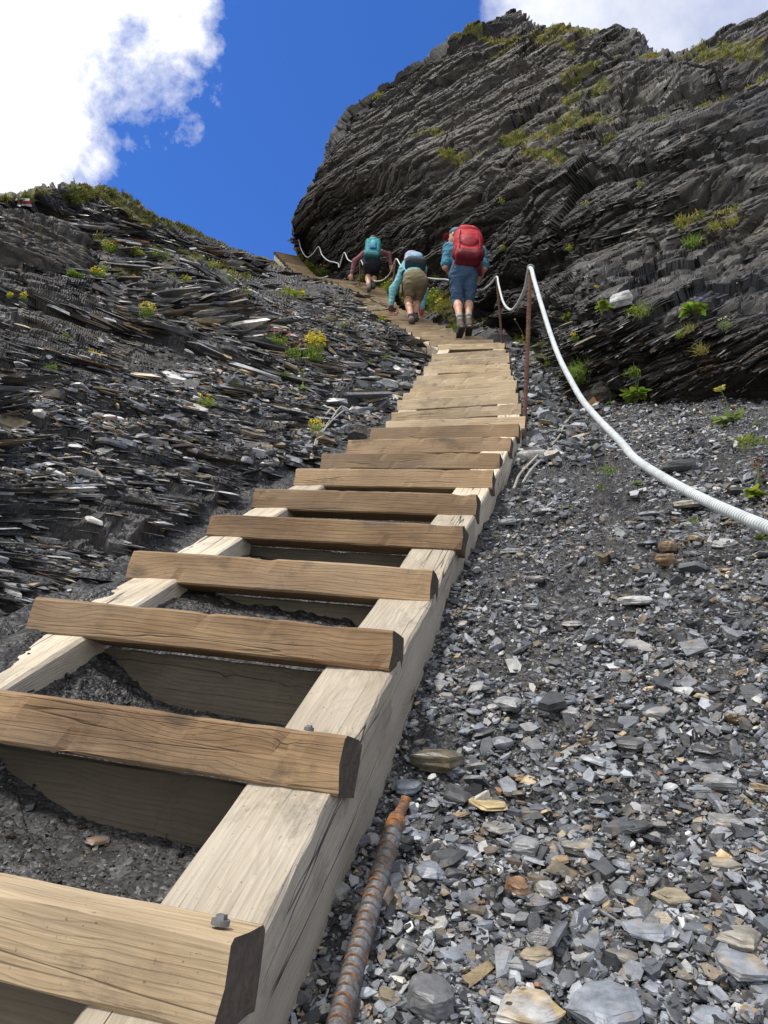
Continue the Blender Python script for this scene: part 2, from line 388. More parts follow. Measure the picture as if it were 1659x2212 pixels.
# ------------------------------------------------------------------ bedded rock relief
def frame(e3, strike):
    e3 = np.array(e3, float); e3 /= np.linalg.norm(e3); s = np.array(strike, float); s -= (s@e3)*e3; s /= np.linalg.norm(s)
    return np.stack([dirW(s), dirW(np.cross(e3, s)), dirW(e3)])
def ledges(q, th, ln, seed):
    b = q[..., 2]/th+(.45 if 300 <= seed < 500 + 0 or seed > 900 else 1.1 if th < .3 else .7)*fbm(q*(.22/th)*np.array([1, 1, .5]), 3, seed)+.35*vn(q/th*np.array([.5, .5, .2]), seed+9)
    k = np.floor(b).astype(np.int64); fr = b-k; z = np.zeros_like(k)
    o = _h(k, z, z, seed)
    u1 = q[..., 0]/ln+o*17+.6*vn(np.stack([q[..., 0]/ln, q[..., 1]/ln, k*3.1], -1), seed+3)
    u2 = q[..., 1]/ln*.8+o*7
    cell = _h(k, np.floor(u1).astype(np.int64), np.floor(u2).astype(np.int64), seed+5)
    sm = .5+.5*vn(np.stack([q[..., 0]/ln*.6+o*9, q[..., 1]/ln*.6, k*2.7], -1), seed+7)
    cell2 = _h(k, np.floor(u1*2.3+o*5).astype(np.int64), np.floor(u2*1.7).astype(np.int64), seed+6)
    pr = .42*cell+.23*cell2+.35*sm
    return pr*sstep(0, .16, fr)*(1-.55*sstep(.72, 1., fr))
def sheet(px, py, d, fr, amp, seed, scales, rough=.0):
    """surface through sight-line samples, then real relief along its normals"""
    p = P(px, py, d)
    du = np.gradient(p, axis=1); dv = np.gradient(p, axis=0); nn = np.cross(du, dv); nn /= np.linalg.norm(nn, axis=-1)[..., None]+1e-12
    if (nn*(p-CAM)).sum(-1).mean() > 0: nn = -nn
    for _ in range(3):      # smooth normals
        nn[1:-1, 1:-1] = (nn[1:-1, 1:-1]*2+nn[2:, 1:-1]+nn[:-2, 1:-1]+nn[1:-1, 2:]+nn[1:-1, :-2]); nn /= np.linalg.norm(nn, axis=-1)[..., None]
    q = p@fr.T; h = 0
    ani = np.clip(np.linalg.norm(dv, axis=-1)/(np.linalg.norm(du, axis=-1)+1e-9)/max(1., 1.), 1, 6)
    for th, ln, a in scales:
        res = d*2.6/F*ani**.6; wgt = sstep(.8, 2.2, th/res)
        h = h+a*wgt*(ledges(q, th, ln, seed+int(th*1000))-.4)
    h = h+.05*fbm(q*.9, 4, seed+50)*np.minimum(d/6, 1.5)
    h = h+rough*fbm(q*np.array([3.5, 3.5, 9.]), 4, seed+60)*np.minimum(d/8, 1.6)
    p = p+nn*(h*amp)[..., None]
    return p, nn, q, h
def gridq(na, nb):
    i = np.arange(nb-1)[:, None]*na+np.arange(na-1)[None]
    return np.stack([i, i+1, i+na+1, i+na], -1).reshape(-1, 4)
class ZB:
    """which surface point lies on a given sight line"""
    def __init__(s, cell=3.): s.c = cell; s.w, s.h = int(2400/cell), int(2900/cell); s.z = np.full((s.h, s.w), 1e9); s.i = np.full((s.h, s.w), -1); s.p = []; s.nr = []; s.k = 0
    def add(s, p, nn):
        p = p.reshape(-1, 3); x, y, z = pix(p); cx = ((x+400)/s.c).astype(int); cy = ((y+200)/s.c).astype(int)
        ok = (cx >= 0) & (cy >= 0) & (cx < s.w) & (cy < s.h) & (z > 0); id_ = np.nonzero(ok)[0]
        od = np.argsort(-z[id_]); id_ = id_[od]
        ky, kx = cy[id_], cx[id_]
        closer = z[id_] < s.z[ky, kx]; id_, ky, kx = id_[closer], ky[closer], kx[closer]
        s.z[ky, kx] = z[id_]; s.i[ky, kx] = id_+s.k
        s.p.append(p); s.nr.append(nn.reshape(-1, 3)); s.k += len(p)
    def done(s): s.P = np.concatenate(s.p); s.N = np.concatenate(s.nr)
    def at(s, x, y):
        cx, cy = int((x+400)/s.c), int((y+200)/s.c)
        for r in range(12):
            sub = s.i[max(cy-r, 0):cy+r+1, max(cx-r, 0):cx+r+1]
            if (sub >= 0).any():
                zz = np.where(sub >= 0, s.z[max(cy-r, 0):cy+r+1, max(cx-r, 0):cx+r+1], 1e9)
                k = sub.ravel()[zz.argmin()]; return s.P[k], s.N[k]
        return P(x, y, 5.), np.array([0, 0, 1.])
zb = ZB()
def blob(x, y, lst):
    """soft union of strokes (x0,y0,x1,y1,width)"""
    m = np.zeros_like(x, float)
    for x0, y0, x1, y1, wd in lst:
        vx, vy = x1-x0, y1-y0; t = np.clip(((x-x0)*vx+(y-y0)*vy)/(vx*vx+vy*vy+1e-9), 0, 1)
        dd = np.hypot(x-x0-t*vx, y-y0-t*vy)/wd; m = np.maximum(m, 1-sstep(.3, 1.1, dd))
    return m

# ------------------------------------------------------------------ ground: scree slope right, bedrock slope left
gp = []
for x, y, o in [(-300,2400,-.16),(500,2400,-.16),(1100,2400,-.155),(1600,2400,-.15),(1950,2400,-.14),(1950,1900,-.12),(1659,2000,-.13),(1250,1900,-.15),(860,1900,-.155),(300,1900,-.165),(-300,1900,-.15),
                (1450,1650,-.12),(1100,1600,-.15),(880,1600,-.155),(300,1600,-.16),(1950,1550,-.04),(1659,1500,-.06),(1250,1350,-.10),(980,1350,-.13),(600,1400,-.13),(1659,1250,-.01),(1400,1200,-.05),(1110,1150,-.10),(780,1150,-.12),
                (1950,1200,.10),(1659,1050,.05),(1400,1030,-.02),(1180,1020,-.07),(900,1000,-.10),(1659,930,.10),(1900,930,.2),(1400,920,.03),(1240,920,-.06),(1000,920,-.07)]:
    gp.append((x, y, pl(x, y, o)))
gp += [(1180,862,6.3),(1130,800,8.3),(1105,750,9.9),(1000,850,6.2),(1010,800,7.8),(1020,765,9.6),(1000,725,11.),(960,700,12.2),(900,660,15.),(850,690,13.6),(820,660,15.6),(830,625,18.),(760,606,19.),(1300,850,6.2),(1659,868,4.9),(1950,868,4.2),(1420,862,5.5),
       (-300,1560,1.3),(-150,1480,1.45),(0,1410,1.62),(-300,1300,1.5),(0,1270,1.92),(210,1240,2.12),(-300,1100,1.8),(0,1110,2.25),(300,1110,2.65),(420,1085,2.98),(520,1040,3.35),(600,1000,3.75),(690,950,4.35),(0,1000,2.6),(-300,950,2.35),(0,900,3.05),(320,960,3.35),(330,880,3.8),(600,900,4.5),(760,900,5.1),(820,880,5.6),
       (0,800,3.55),(-300,780,3.),(300,780,4.6),(600,780,5.9),(800,800,7.2),(860,830,7.),(890,790,8.4),(925,752,10.2),(905,742,10.),(873,713,10.6),(855,705,11.),(834,693,11.6),(804,681,12.3),(782,667,13.1),(769,659,13.7),(745,634,15.2),(725,620,16.5),(700,613,17.5),(660,600,18.5),(610,578,19.6),(585,558,21.),
       (800,720,8.7),(700,700,8.6),(600,655,9.6),(400,650,6.9),(200,650,5.4),(0,650,4.7),(-300,650,3.8),(0,597,5.1),(100,600,5.4),(190,596,6.),(-300,590,4.3),(230,590,6.6),(300,570,7.7),(400,570,9.),(500,585,11.2),(570,600,14.),
       (0,520,6.2),(120,530,6.8),(200,545,7.3),(0,450,6.5),(90,462,7.2),(150,478,7.8),(240,500,8.),(330,545,9.),(270,480,9.),(400,545,10.8),(480,560,13.),(240,425,10.),(340,485,10.8),(430,512,13.),(540,552,18.5),(110,430,7.4),(40,430,6.6),(-300,430,5.)]
for x_ in (-950, 2900):
    for y_, o_ in ((2400, -.15), (1900, -.1), (1500, .0), (1200, .15), (1000, .25)):
        gp.append((x_, y_, pl(x_, y_, o_ if x_ > 0 else min(o_*2.2, .3))))
gp += [(2900,900,3.4),(-950,900,1.7),(-950,700,2.2),(-950,500,3.)]
gp = np.array(gp); gf = tps(gp[:, :2], 1/gp[:, 2])
TOPX = [-300,0,60,110,220,285,330,400,470,535,575,600,640,690,760,840,900,1000,1090,1180,1250,1400,1700,1950]
TOPY = [425,418,421,414,411,440,468,488,520,548,556,572,595,604,608,625,660,700,715,790,830,855,865,870]
NA, NB, NX = 1080, 1020, 14
gx = np.concatenate([np.linspace(-950, -130, 90, endpoint=False), np.linspace(-130, 1790, 940, endpoint=False), np.linspace(1790, 2900, 110)]); NA = len(gx); ty = np.interp(gx, TOPX, TOPY)
bb = np.linspace(0, 1, NB)
X = np.repeat(gx[None], NB+NX, 0); Y = np.concatenate([2420+(ty[None]-2420)*bb[:, None], ty[None]+np.zeros((NX, 1))], 0)
D = 1/np.maximum(gf(X, Y), .036)
ex = np.arange(1, NX+1)[:, None]
Y[NB:] += ex**1.4*1.1; D[NB:] *= 1+ex*.035
cor = blob(X, Y, [(1000,737,925,709,70),(925,706,820,655,48),(820,652,790,606,40),(800,606,690,600,16),(690,598,620,550,18)])
D = D*(1+.13*cor)
# masks
lad_l = np.interp(-Y, -np.array([2400, 1894, 1487, 1290, 1108, 1011, 950, 909, 864, 822, 780, 744, 707, 655, 610]), [-900, -500, -240, 85, 448, 638, 750, 830, 860, 893, 925, 948, 874, 771, 731])
lad_r = np.interp(-Y, -np.array([2400, 2027, 1590, 1362, 1134, 1014, 943, 899, 848, 798, 741, 709]), [400, 503, 745, 865, 992, 1063, 1102, 1130, 1120, 1106, 1091, 1000])
inl = sstep(-25, 5, X-lad_l)*sstep(-60, -5, lad_r+30-X)*sstep(690, 720, Y)
lfr = (X-lad_l)/(lad_r-lad_l)
right = sstep(-10, 30, X-lad_r)*sstep(690, 740, Y)
pnz = fbm(np.stack([X/90., Y/40., X*0], -1), 4, 2)
strip = sstep(0, 1, 1-np.abs(lad_l-X)/(130+60*pnz))*sstep(690, 780, Y)*sstep(1060, 960, Y)
dim = blob(X, Y, [(560,860,800,770,60),(250,840,520,815,38),(640,690,800,690,40),(60,880,230,930,45),(600,800,700,830,40)])
scree = np.clip(np.maximum.reduce([right, inl, strip, dim*.95])+.35*pnz*(dim > .05), 0, 1)
bank = (1-right)*(1-inl)*(1-scree)*np.clip(.35+.9*fbm(np.stack([X/60., Y/22., X*0+4], -1), 4, 28)-.1, 0, .5)
loose = np.clip(blob(X, Y, [(0,960,500,960,70),(0,880,420,900,60),(560,985,700,960,60),(500,1000,640,1000,30),(0,1050,300,1070,40)])*.6+scree, 0, 1)
GRASSG = [(140,428,215,418,22),(215,424,285,450,20),(280,470,330,478,14),(330,478,400,498,9),(230,450,330,480,12),(400,496,560,556,6),(560,552,600,570,14),(205,520,245,540,10),(320,545,440,560,9),(480,580,540,600,9),(600,632,650,634,9),(250,585,300,592,8),(0,422,110,420,4),(160,590,230,590,8)]
grass = blob(X, Y, GRASSG)
moss = blob(X, Y, [(50,500,110,520,16),(100,520,180,545,14),(190,590,205,560,8)])
brown = .25+.25*blob(X, Y, [(0,480,190,560,90),(700,680,860,690,60),(100,700,480,700,90)])-.9*blob(X, Y, [(225,470,330,520,34),(330,520,560,580,26)])  # subtracted strokes paint overhang shade into the band under the ridge
fG = frame(UPC+np.array([.10, 0, -.12]), [1, 0, 0])
amp = ((1-scree)*(1-inl)*(1-.8*cor)+.10)*(1-.6*sstep(7, 12, D)*sstep(300, 460, X))
pG, nG, qG, hG = sheet(X, Y, D, fG, amp, 100, [(.42, 2.6, .15), (.16, 1.3, .085), (.06, .6, .05), (.022, .28, .024), (.009, .12, .010)], .008)
# scree undulation
pG = pG+nG*((.018*fbm(qG*2.2, 4, 71)+.010*fbm(qG*9, 3, 72)+.006*fbm(qG*40, 3, 73)*sstep(9, 2, D))*scree*(1-.5*inl)*np.minimum(D, 3.)+.045*sstep(.07, .17, lfr)*sstep(.97, .87, lfr)*sstep(1150, 1350, Y))[..., None]
# crumbled rubble relief near the top surface of the scree
gcol = np.stack([np.maximum(grass, moss*.55), brown+moss*.5, np.maximum(scree, bank), np.ones_like(X)], -1).reshape(-1, 4)
G = obj('ground', mesh('ground', pG.reshape(-1, 3), gridq(NA, NB+NX), ROCK, False, {'q': qG.reshape(-1, 3), 'm': gcol}))
tag(G, kind='structure')
zb.add(pG[:NB], nG[:NB])

# ------------------------------------------------------------------ rock outcrop standing out of the left bank
oa = np.linspace(0, 1, 420); ob_ = np.linspace(0, 1, 330)
OT = np.interp(oa, [0, .42, .55, .7, .82, .92, 1], [428, 440, 452, 470, 492, 530, 590]); OB = np.interp(oa, [0, .4, .7, .95, 1], [612, 606, 606, 604, 602]); OXx = -230+(212+230)*oa
X = np.repeat(OXx[None], 330, 0); OT = OT+5*fbm(np.stack([oa*25, oa*0, oa*0], -1), 3, 40); Y = OB[None]+(OT-OB)[None]*ob_[:, None]
OBM = np.interp(oa, [0, .5, .8, 1], [4.1, 4.9, 5.5, 6.0]); OTM = np.interp(oa, [0, .5, .8, 1], [5.6, 6.2, 7.0, 6.6])
bs_ = ob_[:, None]; D = OBM[None]*(1+.07*np.exp(-(bs_/.07)**2))+(OTM-OBM)[None]*bs_**1.7
ex = np.arange(1, 13)[:, None]
X = np.concatenate([X, np.repeat(X[-1:], 12, 0)]); Y = np.concatenate([Y, Y[-1:]+ex**1.3*1.2]); D = np.concatenate([D, D[-1:]*(1+ex*.03)])
ed = (np.arange(420)-400).clip(0)/19.; D = D*(1+.16*ed[None]**2)
pO, nO, qO, hO = sheet(X, Y, D, frame(UPC+np.array([.10, 0, -.12]), [1, 0, 0]), np.ones_like(X), 500, [(.42, 1.8, .16), (.16, .8, .09), (.06, .35, .045), (.022, .14, .018)])
mo = blob(X, Y, [(40,495,110,515,16),(60,520,180,545,16),(150,570,185,545,14)])*(.6+.6*fbm(np.stack([X/12., Y/7., X*0], -1), 3, 19))
go = blob(X, Y, [(60,446,130,456,6),(-200,430,0,436,8)])
ocol = np.stack([np.maximum(go, mo*.52),   .6+mo*.4, np.zeros_like(X), np.ones_like(X)], -1).reshape(-1, 4)
OUT = obj('rock_outcrop', mesh('rock_outcrop', pO.reshape(-1, 3), gridq(420, 342), ROCK, False, {'q': qO.reshape(-1, 3), 'm': ocol})); tag(OUT, kind='structure')
zb.add(pO[:330], nO[:330])

# ------------------------------------------------------------------ the big cliff
CR = [(0,705,640,668,590,21),(.06,715,640,640,540,21),(.12,730,640,633,480,20.5),(.2,760,640,665,400,19.5),(.28,800,645,730,285,18),(.36,850,655,800,210,16.5),(.44,910,670,900,150,14.6),(.52,980,700,985,75,12.5),(.6,1060,740,1125,25,12.6),(.64,1090,765,1185,72,12.),(.70,1140,830,1300,70,8.9),(.74,1180,875,1385,108,6.9),(.82,1270,905,1500,108,5.9),(.9,1450,915,1620,50,5.1),(1.,1950,930,1950,-130,4.3)]
CR = np.array(CR, float); CR[3:10, 2] += np.array([25, 35, 50, 60, 60, 50, 40])
rp = [(r[1], r[2], r[5]) for r in CR]+[(1659,760,4.85),(1950,760,4.4),(1659,640,5.2),(1500,620,5.7),(1350,640,6.1),(1210,640,8.),(1500,760,5.2),(1350,770,5.6),(1220,770,6.9),(1190,720,8.),(1130,690,11.6),(1095,640,12.6),
      (1659,590,5.9),(1500,590,6.5),(1350,600,7.1),(1200,600,9.4),(1950,560,5.4),(1659,450,6.9),(1500,450,7.7),(1350,450,8.7),(1200,480,10.6),(1100,560,12.6),(1659,300,8.8),(1400,300,10.8),(1200,350,12.6),(1000,450,14.8),(850,500,17.5),(1950,200,9.),
      (1659,110,12.),(1659,40,13.),(1400,110,15.),(1300,75,16.5),(1200,75,18),(1130,30,20),(900,160,20.5),(730,290,21.),(640,480,21.5),(640,540,23.),(668,590,23.5),(1000,250,18.),(1200,200,15.8),(1500,200,11.6),(760,450,19.5),(1950,-120,12),(985,80,20)]
rp = np.array(rp); rf = tps(rp[:, :2], np.log(rp[:, 2]))
MA, MB_, MX = 900, 560, 24
aa = np.linspace(0, 1, MA); b2 = np.linspace(0, 1, MB_)
bx, by, sx, sy = [np.interp(aa, CR[:, 0], CR[:, k]) for k in (1, 2, 3, 4)]
sx = sx+4*fbm(np.stack([aa*60, aa*0, aa*0], -1), 3, 4); sy = sy+7*fbm(np.stack([aa*70, aa*0+5, aa*0], -1), 4, 5)
X = bx[None]+(sx-bx)[None]*b2[:, None]; Y = by[None]+(sy-by)[None]*b2[:, None]
# rounder left edge: bow the lines outward near the left end
Xe = np.repeat(X[-1:], MX, 0); Ye = np.repeat(Y[-1:], MX, 0); ex = np.arange(1, MX+1)[:, None]
dirx = (bx-sx)/np.hypot(bx-sx, by-sy); diry = (by-sy)/np.hypot(bx-sx, by-sy)
Xe = Xe+dirx[None]*ex**1.3*.9; Ye = Ye+diry[None]*ex**1.3*.9
D = np.exp(rf(X, Y)); De = np.repeat(D[-1:], MX, 0)*(1+ex*.022)
X = np.concatenate([X, Xe]); Y = np.concatenate([Y, Ye]); D = np.concatenate([D, De])
GRASSR = [(1040,92,1130,100,9),(1090,85,1185,95,11),(1185,75,1260,66,11),(1255,72,1300,85,7),(1200,85,1240,110,10),(1060,135,1110,115,6),(1230,185,1300,150,13),(1290,165,1420,125,16),(1380,130,1520,120,12),(1500,130,1640,110,14),(1560,190,1659,150,14),(1480,215,1659,145,14),(1420,240,1520,215,14),(1330,300,1450,250,15),(1290,350,1400,280,16),(1230,250,1330,225,8),(1150,350,1250,345,10),(1250,390,1290,355,12),(1090,300,1180,250,8),(1100,330,1260,290,9),(960,340,1100,310,7),(1200,295,1320,265,8),(900,305,960,300,5),(1480,520,1520,500,12),(1520,490,1600,480,10),(940,650,990,700,26),(640,560,690,600,14),(880,620,930,680,18),(990,690,1040,715,14),(1110,735,1160,770,16),(800,600,900,640,14),(985,80,1040,70,4),(800,208,830,202,4)]
grass_r = blob(X, Y, [(a_, b_, c_, d_, w_*1.45) for a_, b_, c_, d_, w_ in GRASSR])*(.75+.5*fbm(np.stack([X/14., Y/9., X*0], -1), 3, 9))
brown = .34+.5*blob(X, Y, [(700,380,1100,330,190),(760,480,960,520,120),(1000,150,1250,200,140)])-.25*blob(X, Y, [(1000,560,1659,330,90),(1100,640,1659,640,70)])+.3*blob(X, Y, [(1400,760,1659,800,60),(1350,470,1659,520,60)])
brown = brown-.62*np.clip(blob(X, Y, [(1060,450,1180,420,30),(1150,410,1290,365,28),(1290,340,1440,290,22),(1440,270,1659,190,26),(1230,125,1380,150,16),(860,500,1010,560,24),(1100,600,1330,500,36),(1400,430,1659,330,30),(1120,690,1230,800,22),(1240,845,1420,855,10),(820,330,1000,250,16),(900,210,1100,180,16)])*(.7+.8*fbm(np.stack([X/45., Y/25., X*0+2], -1), 3, 81)), 0, 1)  # subtracted strokes paint black overhang shade below the cliff ledges
fR = frame([-.40, .90, -.12], [.9, .40, .25])
amp = .9*(.35+.65*sstep(0, .3, aa))[None]*np.ones_like(X)
pR, nR_, qR, hR = sheet(X, Y, D, fR, amp, 3000, [(2.6, 5., .75), (1.2, 4., .5), (.5, 3., .27), (.18, 1.5, .16), (.07, .7, .08), (.028, .3, .03)], .022)
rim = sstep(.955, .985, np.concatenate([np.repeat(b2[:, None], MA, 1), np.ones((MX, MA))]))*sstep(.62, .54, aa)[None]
brown = brown-1.0*rim  # left skyline rim painted dark to cancel its sunlit glint
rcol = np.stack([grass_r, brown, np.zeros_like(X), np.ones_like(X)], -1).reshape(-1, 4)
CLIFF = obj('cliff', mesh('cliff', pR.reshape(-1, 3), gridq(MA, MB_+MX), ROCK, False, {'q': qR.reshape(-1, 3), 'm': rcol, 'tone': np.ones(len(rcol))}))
tag(CLIFF, kind='structure')
zb.add(pR[:MB_], nR_[:MB_]); zb.done()
# ------------------------------------------------------------------ timber stairs
def frameM(o, xa, ya, za):
    m = np.eye(4); m[:3, 0] = dirW(xa); m[:3, 1] = dirW(ya); m[:3, 2] = dirW(za); m[:3, 3] = toW(o); return Matrix(m.tolist())
def rough_beam(L, dy, dz, seg=36, jit=.0022, bev=.005, seed=0, wear=1.):
    """beam along +X from 0..L, cross-section 0..dy, -dz..0; uneven sawn edges; end caps use slot 1"""
    b = bev
    sec = np.array([(0, -b), (b*.8, 0), (dy*.5, .0), (dy-b, 0), (dy, -b), (dy, -dz*.5), (dy, -dz+b), (dy-b, -dz), (dy*.5, -dz), (b, -dz), (0, -dz+b), (0, -dz*.5)])
    k = len(sec); xs = np.linspace(0, L, seg)
    v = np.zeros((seg, k, 3)); v[:, :, 0] = xs[:, None]; v[:, :, 1:] = sec[None]
    nz = np.stack([xs[:, None]*9+np.zeros(k), np.arange(k)[None]*3.1+np.zeros((seg, 1)), np.full((seg, k), seed*1.7)], -1)
    v[:, :, 1] += jit*fbm(nz, 3, 1); v[:, :, 2] += jit*fbm(nz, 3, 2)
    nz2 = np.stack([xs*26, xs*0+seed*2.3, xs*0], -1)
    chip = np.clip(vn(nz2, 5)-.45, 0, 1)*.016*wear
    v[:, 0, 1] += chip; v[:, 1, 2] -= chip*.6; v[:, 1, 1] += chip*.7
    chip = np.clip(vn(nz2+50, 6)-.5, 0, 1)*.014*wear; v[:, 10, 1] += chip; v[:, 9, 2] += chip*.6
    bow = .004*np.sin(xs/L*np.pi)*(_h(np.array(seed), np.array(1), np.array(1))-.5); v[:, :, 2] += bow[:, None]
    v[0, :, 0] += .003*vn(np.stack([np.arange(k)*1.3, np.arange(k)*0.+seed, np.arange(k)*0.], -1), 7); v[-1, :, 0] += .004*vn(np.stack([np.arange(k)*1.3, np.arange(k)*0.+seed, np.arange(k)*0.+9], -1), 7)
    i = np.arange(seg-1)[:, None]*k; j = np.arange(k)[None]; j2 = (j+1) % k
    q = np.stack([i+j, i+k+j, i+k+j2, i+j2], -1).reshape(-1, 4)
    vv = v.reshape(-1, 3); c0, c1 = len(vv), len(vv)+1
    vv = np.concatenate([vv, [vv[:k].mean(0)], [vv[-k:].mean(0)]]); jj = np.arange(k); e = (seg-1)*k
    t = np.concatenate([np.stack([np.full(k, c0), jj, (jj+1) % k], -1), np.stack([np.full(k, c1), e+(jj+1) % k, e+jj], -1)])
    return vv, q, t
def beam_obj(name, o, xa, ya, za, L, dy, dz, mat, parent, seed, endm=ENDM, **kw):
    v, q, t = rough_beam(L, dy, dz, seed=seed, **kw)
    me = mesh(name, v, [q, t], [mat, endm], False, None, [0]*len(q)+[1]*len(t))
    ob = bpy.data.objects.new(name, me); COL.objects.link(ob)
    ob.matrix_world = frameM(o, xa, ya, za)
    if parent is not None:
        ob.parent = parent; ob.matrix_parent_inverse = parent_inv(parent)
    return ob
def parent_inv(p):
    return Matrix.Translation(-Vector(p.location))
def norm(v): return v/np.linalg.norm(v)
RW, RH, TH, TD = .138, .20, .083, .088
def perp(v, a): v = v-(v@a)*a; return v/np.linalg.norm(v)
def flight(root, Ls, Rs, seed, near=True, simple_=False):
    n_ = len(Ls)
    for k in range(n_):
        t = norm(Rs[k]-Ls[k]); L = np.linalg.norm(Rs[k]-Ls[k])
        v = perp(UPC, t); d = np.cross(t, v); d = d if d[2] > 0 else -d
        th = TH*(1+.10*(rng.random()-.5)); jx = (rng.random()-.5)*.03 if k > 2 else 0
        if d@FWD < 0: d = -d
        beam_obj('tread', Ls[k]+t*jx, t, d, v, L, TD, th, TREADM if near and 2 <= k < 11 else TREADP, root, seed+k, seg=40 if near else 10)
        # riser board behind the tread, between the rails
        if k > 0:
            o = Ls[k]+t*(RW+.004)+d*(TD-.012)-v*(th+.004)
            beam_obj('riser_board', o, t, d, v, L-2*RW-.008, .03, .19, RISERM, root, seed+200+k, seg=24 if near else 6)
    # rails: follow the front bottom edges of the treads
    for side in (0, 1):
        pts = []
        for k in range(n_):
            t = norm(Rs[k]-Ls[k]); v = perp(UPC, t)
            pts.append((Rs[k]-t*.006 if side else Ls[k]+t*.006)-v*(TH-.002))
        pts = np.array(pts)
        ext0 = pts[0]-(pts[1]-pts[0])*.9; ext1 = pts[-1]+(pts[-1]-pts[-2])*.6
        pts = np.concatenate([[ext0], pts, [ext1]])
        # split in timbers 5 treads long
        step = 7 if near else len(pts)
        for s0 in range(0, len(pts)-1, step):
            seg_ = pts[s0:min(s0+step+1, len(pts))]
            rail_obj(root, seg_, Ls, Rs, side, seed+side*50+s0)
def rail_obj(root, seg_, Ls, Rs, side, seed):
    t = norm((Rs-Ls).mean(0)); a, b = seg_[0], seg_[-1]; L = np.linalg.norm(b-a); l = (b-a)/L
    t = perp(t, l); nn = np.cross(t, l); nn = nn if nn@UPC > 0 else -nn
    # local: X along, Y across (inwards), Z up
    sec_y = t*(-1 if side else 1)
    seg = max(12, int(L/.05)); v, q, tt = rough_beam(L, RW, RH, seg=seg, jit=.0025, bev=.006, seed=seed, wear=.6)
    # follow the slight bend of the treads
    s = np.linalg.norm(seg_-a, axis=1); rel = seg_-a; oz = rel@nn; oy = rel@sec_y; xs = rel@l
    v[:, 2] += np.interp(v[:, 0], xs, oz); v[:, 1] += np.interp(v[:, 0], xs, oy)
    if side == 0: q = q[:, ::-1]; tt = tt[:, ::-1]
    me = mesh('rail', v, [q, tt], [RAILM, RAILM], False)
    o = bpy.data.objects.new('rail', me); COL.objects.link(o); o.matrix_world = frameM(a, l, sec_y, nn)
    if side == 1 or True:
        pass
    o.parent = root; o.matrix_parent_inverse = parent_inv(root)
    return o
st1 = empty('timber_staircase', toW((TL[1]+TRt[1])/2), 'long lower flight of timber steps on pale rails, from the foreground to the red-pack hiker', 'staircase')
flight(st1, TL, TRt, 1)
# bolts with square heads
for (x, y, d, sc) in [(477, 1989, .775, 1.), (668, 1573, 1.19, .8)]:
    c = ray(x, y)*d; me_b = MB(); s = .005*sc
    v = np.array([(i, j, k) for i in (-1, 1) for j in (-1, 1) for k in (0, 1)], float)*np.array([s, s, s*1.2])
    v[1::2, :2] *= .86
    me_b.add(v, q=[(0, 1, 3, 2), (4, 6, 7, 5), (0, 4, 5, 1), (2, 3, 7, 6), (1, 5, 7, 3), (0, 2, 6, 4)])
    th_ = np.arange(16)*np.pi/8; wv = np.concatenate([np.stack([np.cos(th_)*s*1.9, np.sin(th_)*s*1.9, np.full(16, z)], -1) for z in (-.004, .0015)]); j = np.arange(16)
    me_b.add(wv, q=np.stack([j, (j+1) % 16, 16+(j+1) % 16, 16+j], -1)); me_b.add(np.concatenate([wv[16:], [[0, 0, .0015]]]), t=np.stack([j, (j+1) % 16, np.full(16, 16)], -1))
    ob = bpy.data.objects.new('bolt', me_b.me('bolt', STEEL)); COL.objects.link(ob); ob.matrix_world = frameM(c, tdir, ddir, vdir); ob.parent = st1; ob.matrix_parent_inverse = parent_inv(st1)
# upper flights: lists of (left x, y, right x, y, distance left, distance right)
F2 = [(946,745,1088,739.5,10.05,9.95),(928,736,1065,733,10.25,10.3),(910,724,1042,727,10.6,10.75),(892,716,1010,718,10.95,11.2),(874,707,976,709,11.3,11.6)]
A, B = np.array([874,707,976,709,11.3,11.6]), np.array([771,655,868,667,14.3,14.7])
def interp_flight(A, B, m):
    La, Lb = ray(A[0], A[1])*A[4], ray(B[0], B[1])*B[4]; Ra, Rb = ray(A[2], A[3])*A[5], ray(B[2], B[3])*B[5]
    s = np.linspace(0, 1, m+1)[1:, None]; return La+(Lb-La)*s, Ra+(Rb-Ra)*s
def norm_w(Ls, Rs, w): return Ls, np.array([l+(r-l)/np.linalg.norm(r-l)*w for l, r in zip(Ls, Rs)])
L_ = [ray(a[0], a[1])*a[4] for a in F2]; R_ = [ray(a[2], a[3])*a[5] for a in F2]
for B_, m in [((771,655,868,667,14.3,14.75), 9), ((731,610,832,624,17.,17.5), 7)]:
    B_ = np.array(B_, float); a, b = interp_flight(A, B_, m); L_ += list(a); R_ += list(b); A = B_
st2 = empty('timber_staircase', toW(L_[2]), 'middle flight of timber steps where the two further hikers climb, bending left under the cliff', 'staircase')
flight(st2, np.array(L_), np.array(R_), 400, near=False)
A = np.array((718,606,800,611,17.7,18.6)); L_ = [ray(A[0], A[1])*A[4]]; R_ = [ray(A[2], A[3])*A[5]]
for B_, m in [((684,600,735,604,18.8,19.8), 3), ((638,588,686,599,19.6,20.3), 3), ((595,543,643,553,22.6,23.4), 9)]:
    B_ = np.array(B_, float); a, b = interp_flight(A, B_, m); L_ += list(a); R_ += list(b); A = B_
st3 = empty('timber_staircase', toW(L_[4]), 'topmost short flight of timber steps meeting the blue sky beside the cliff edge', 'staircase')
flight(st3, np.array(L_), np.array(R_), 700, near=False)
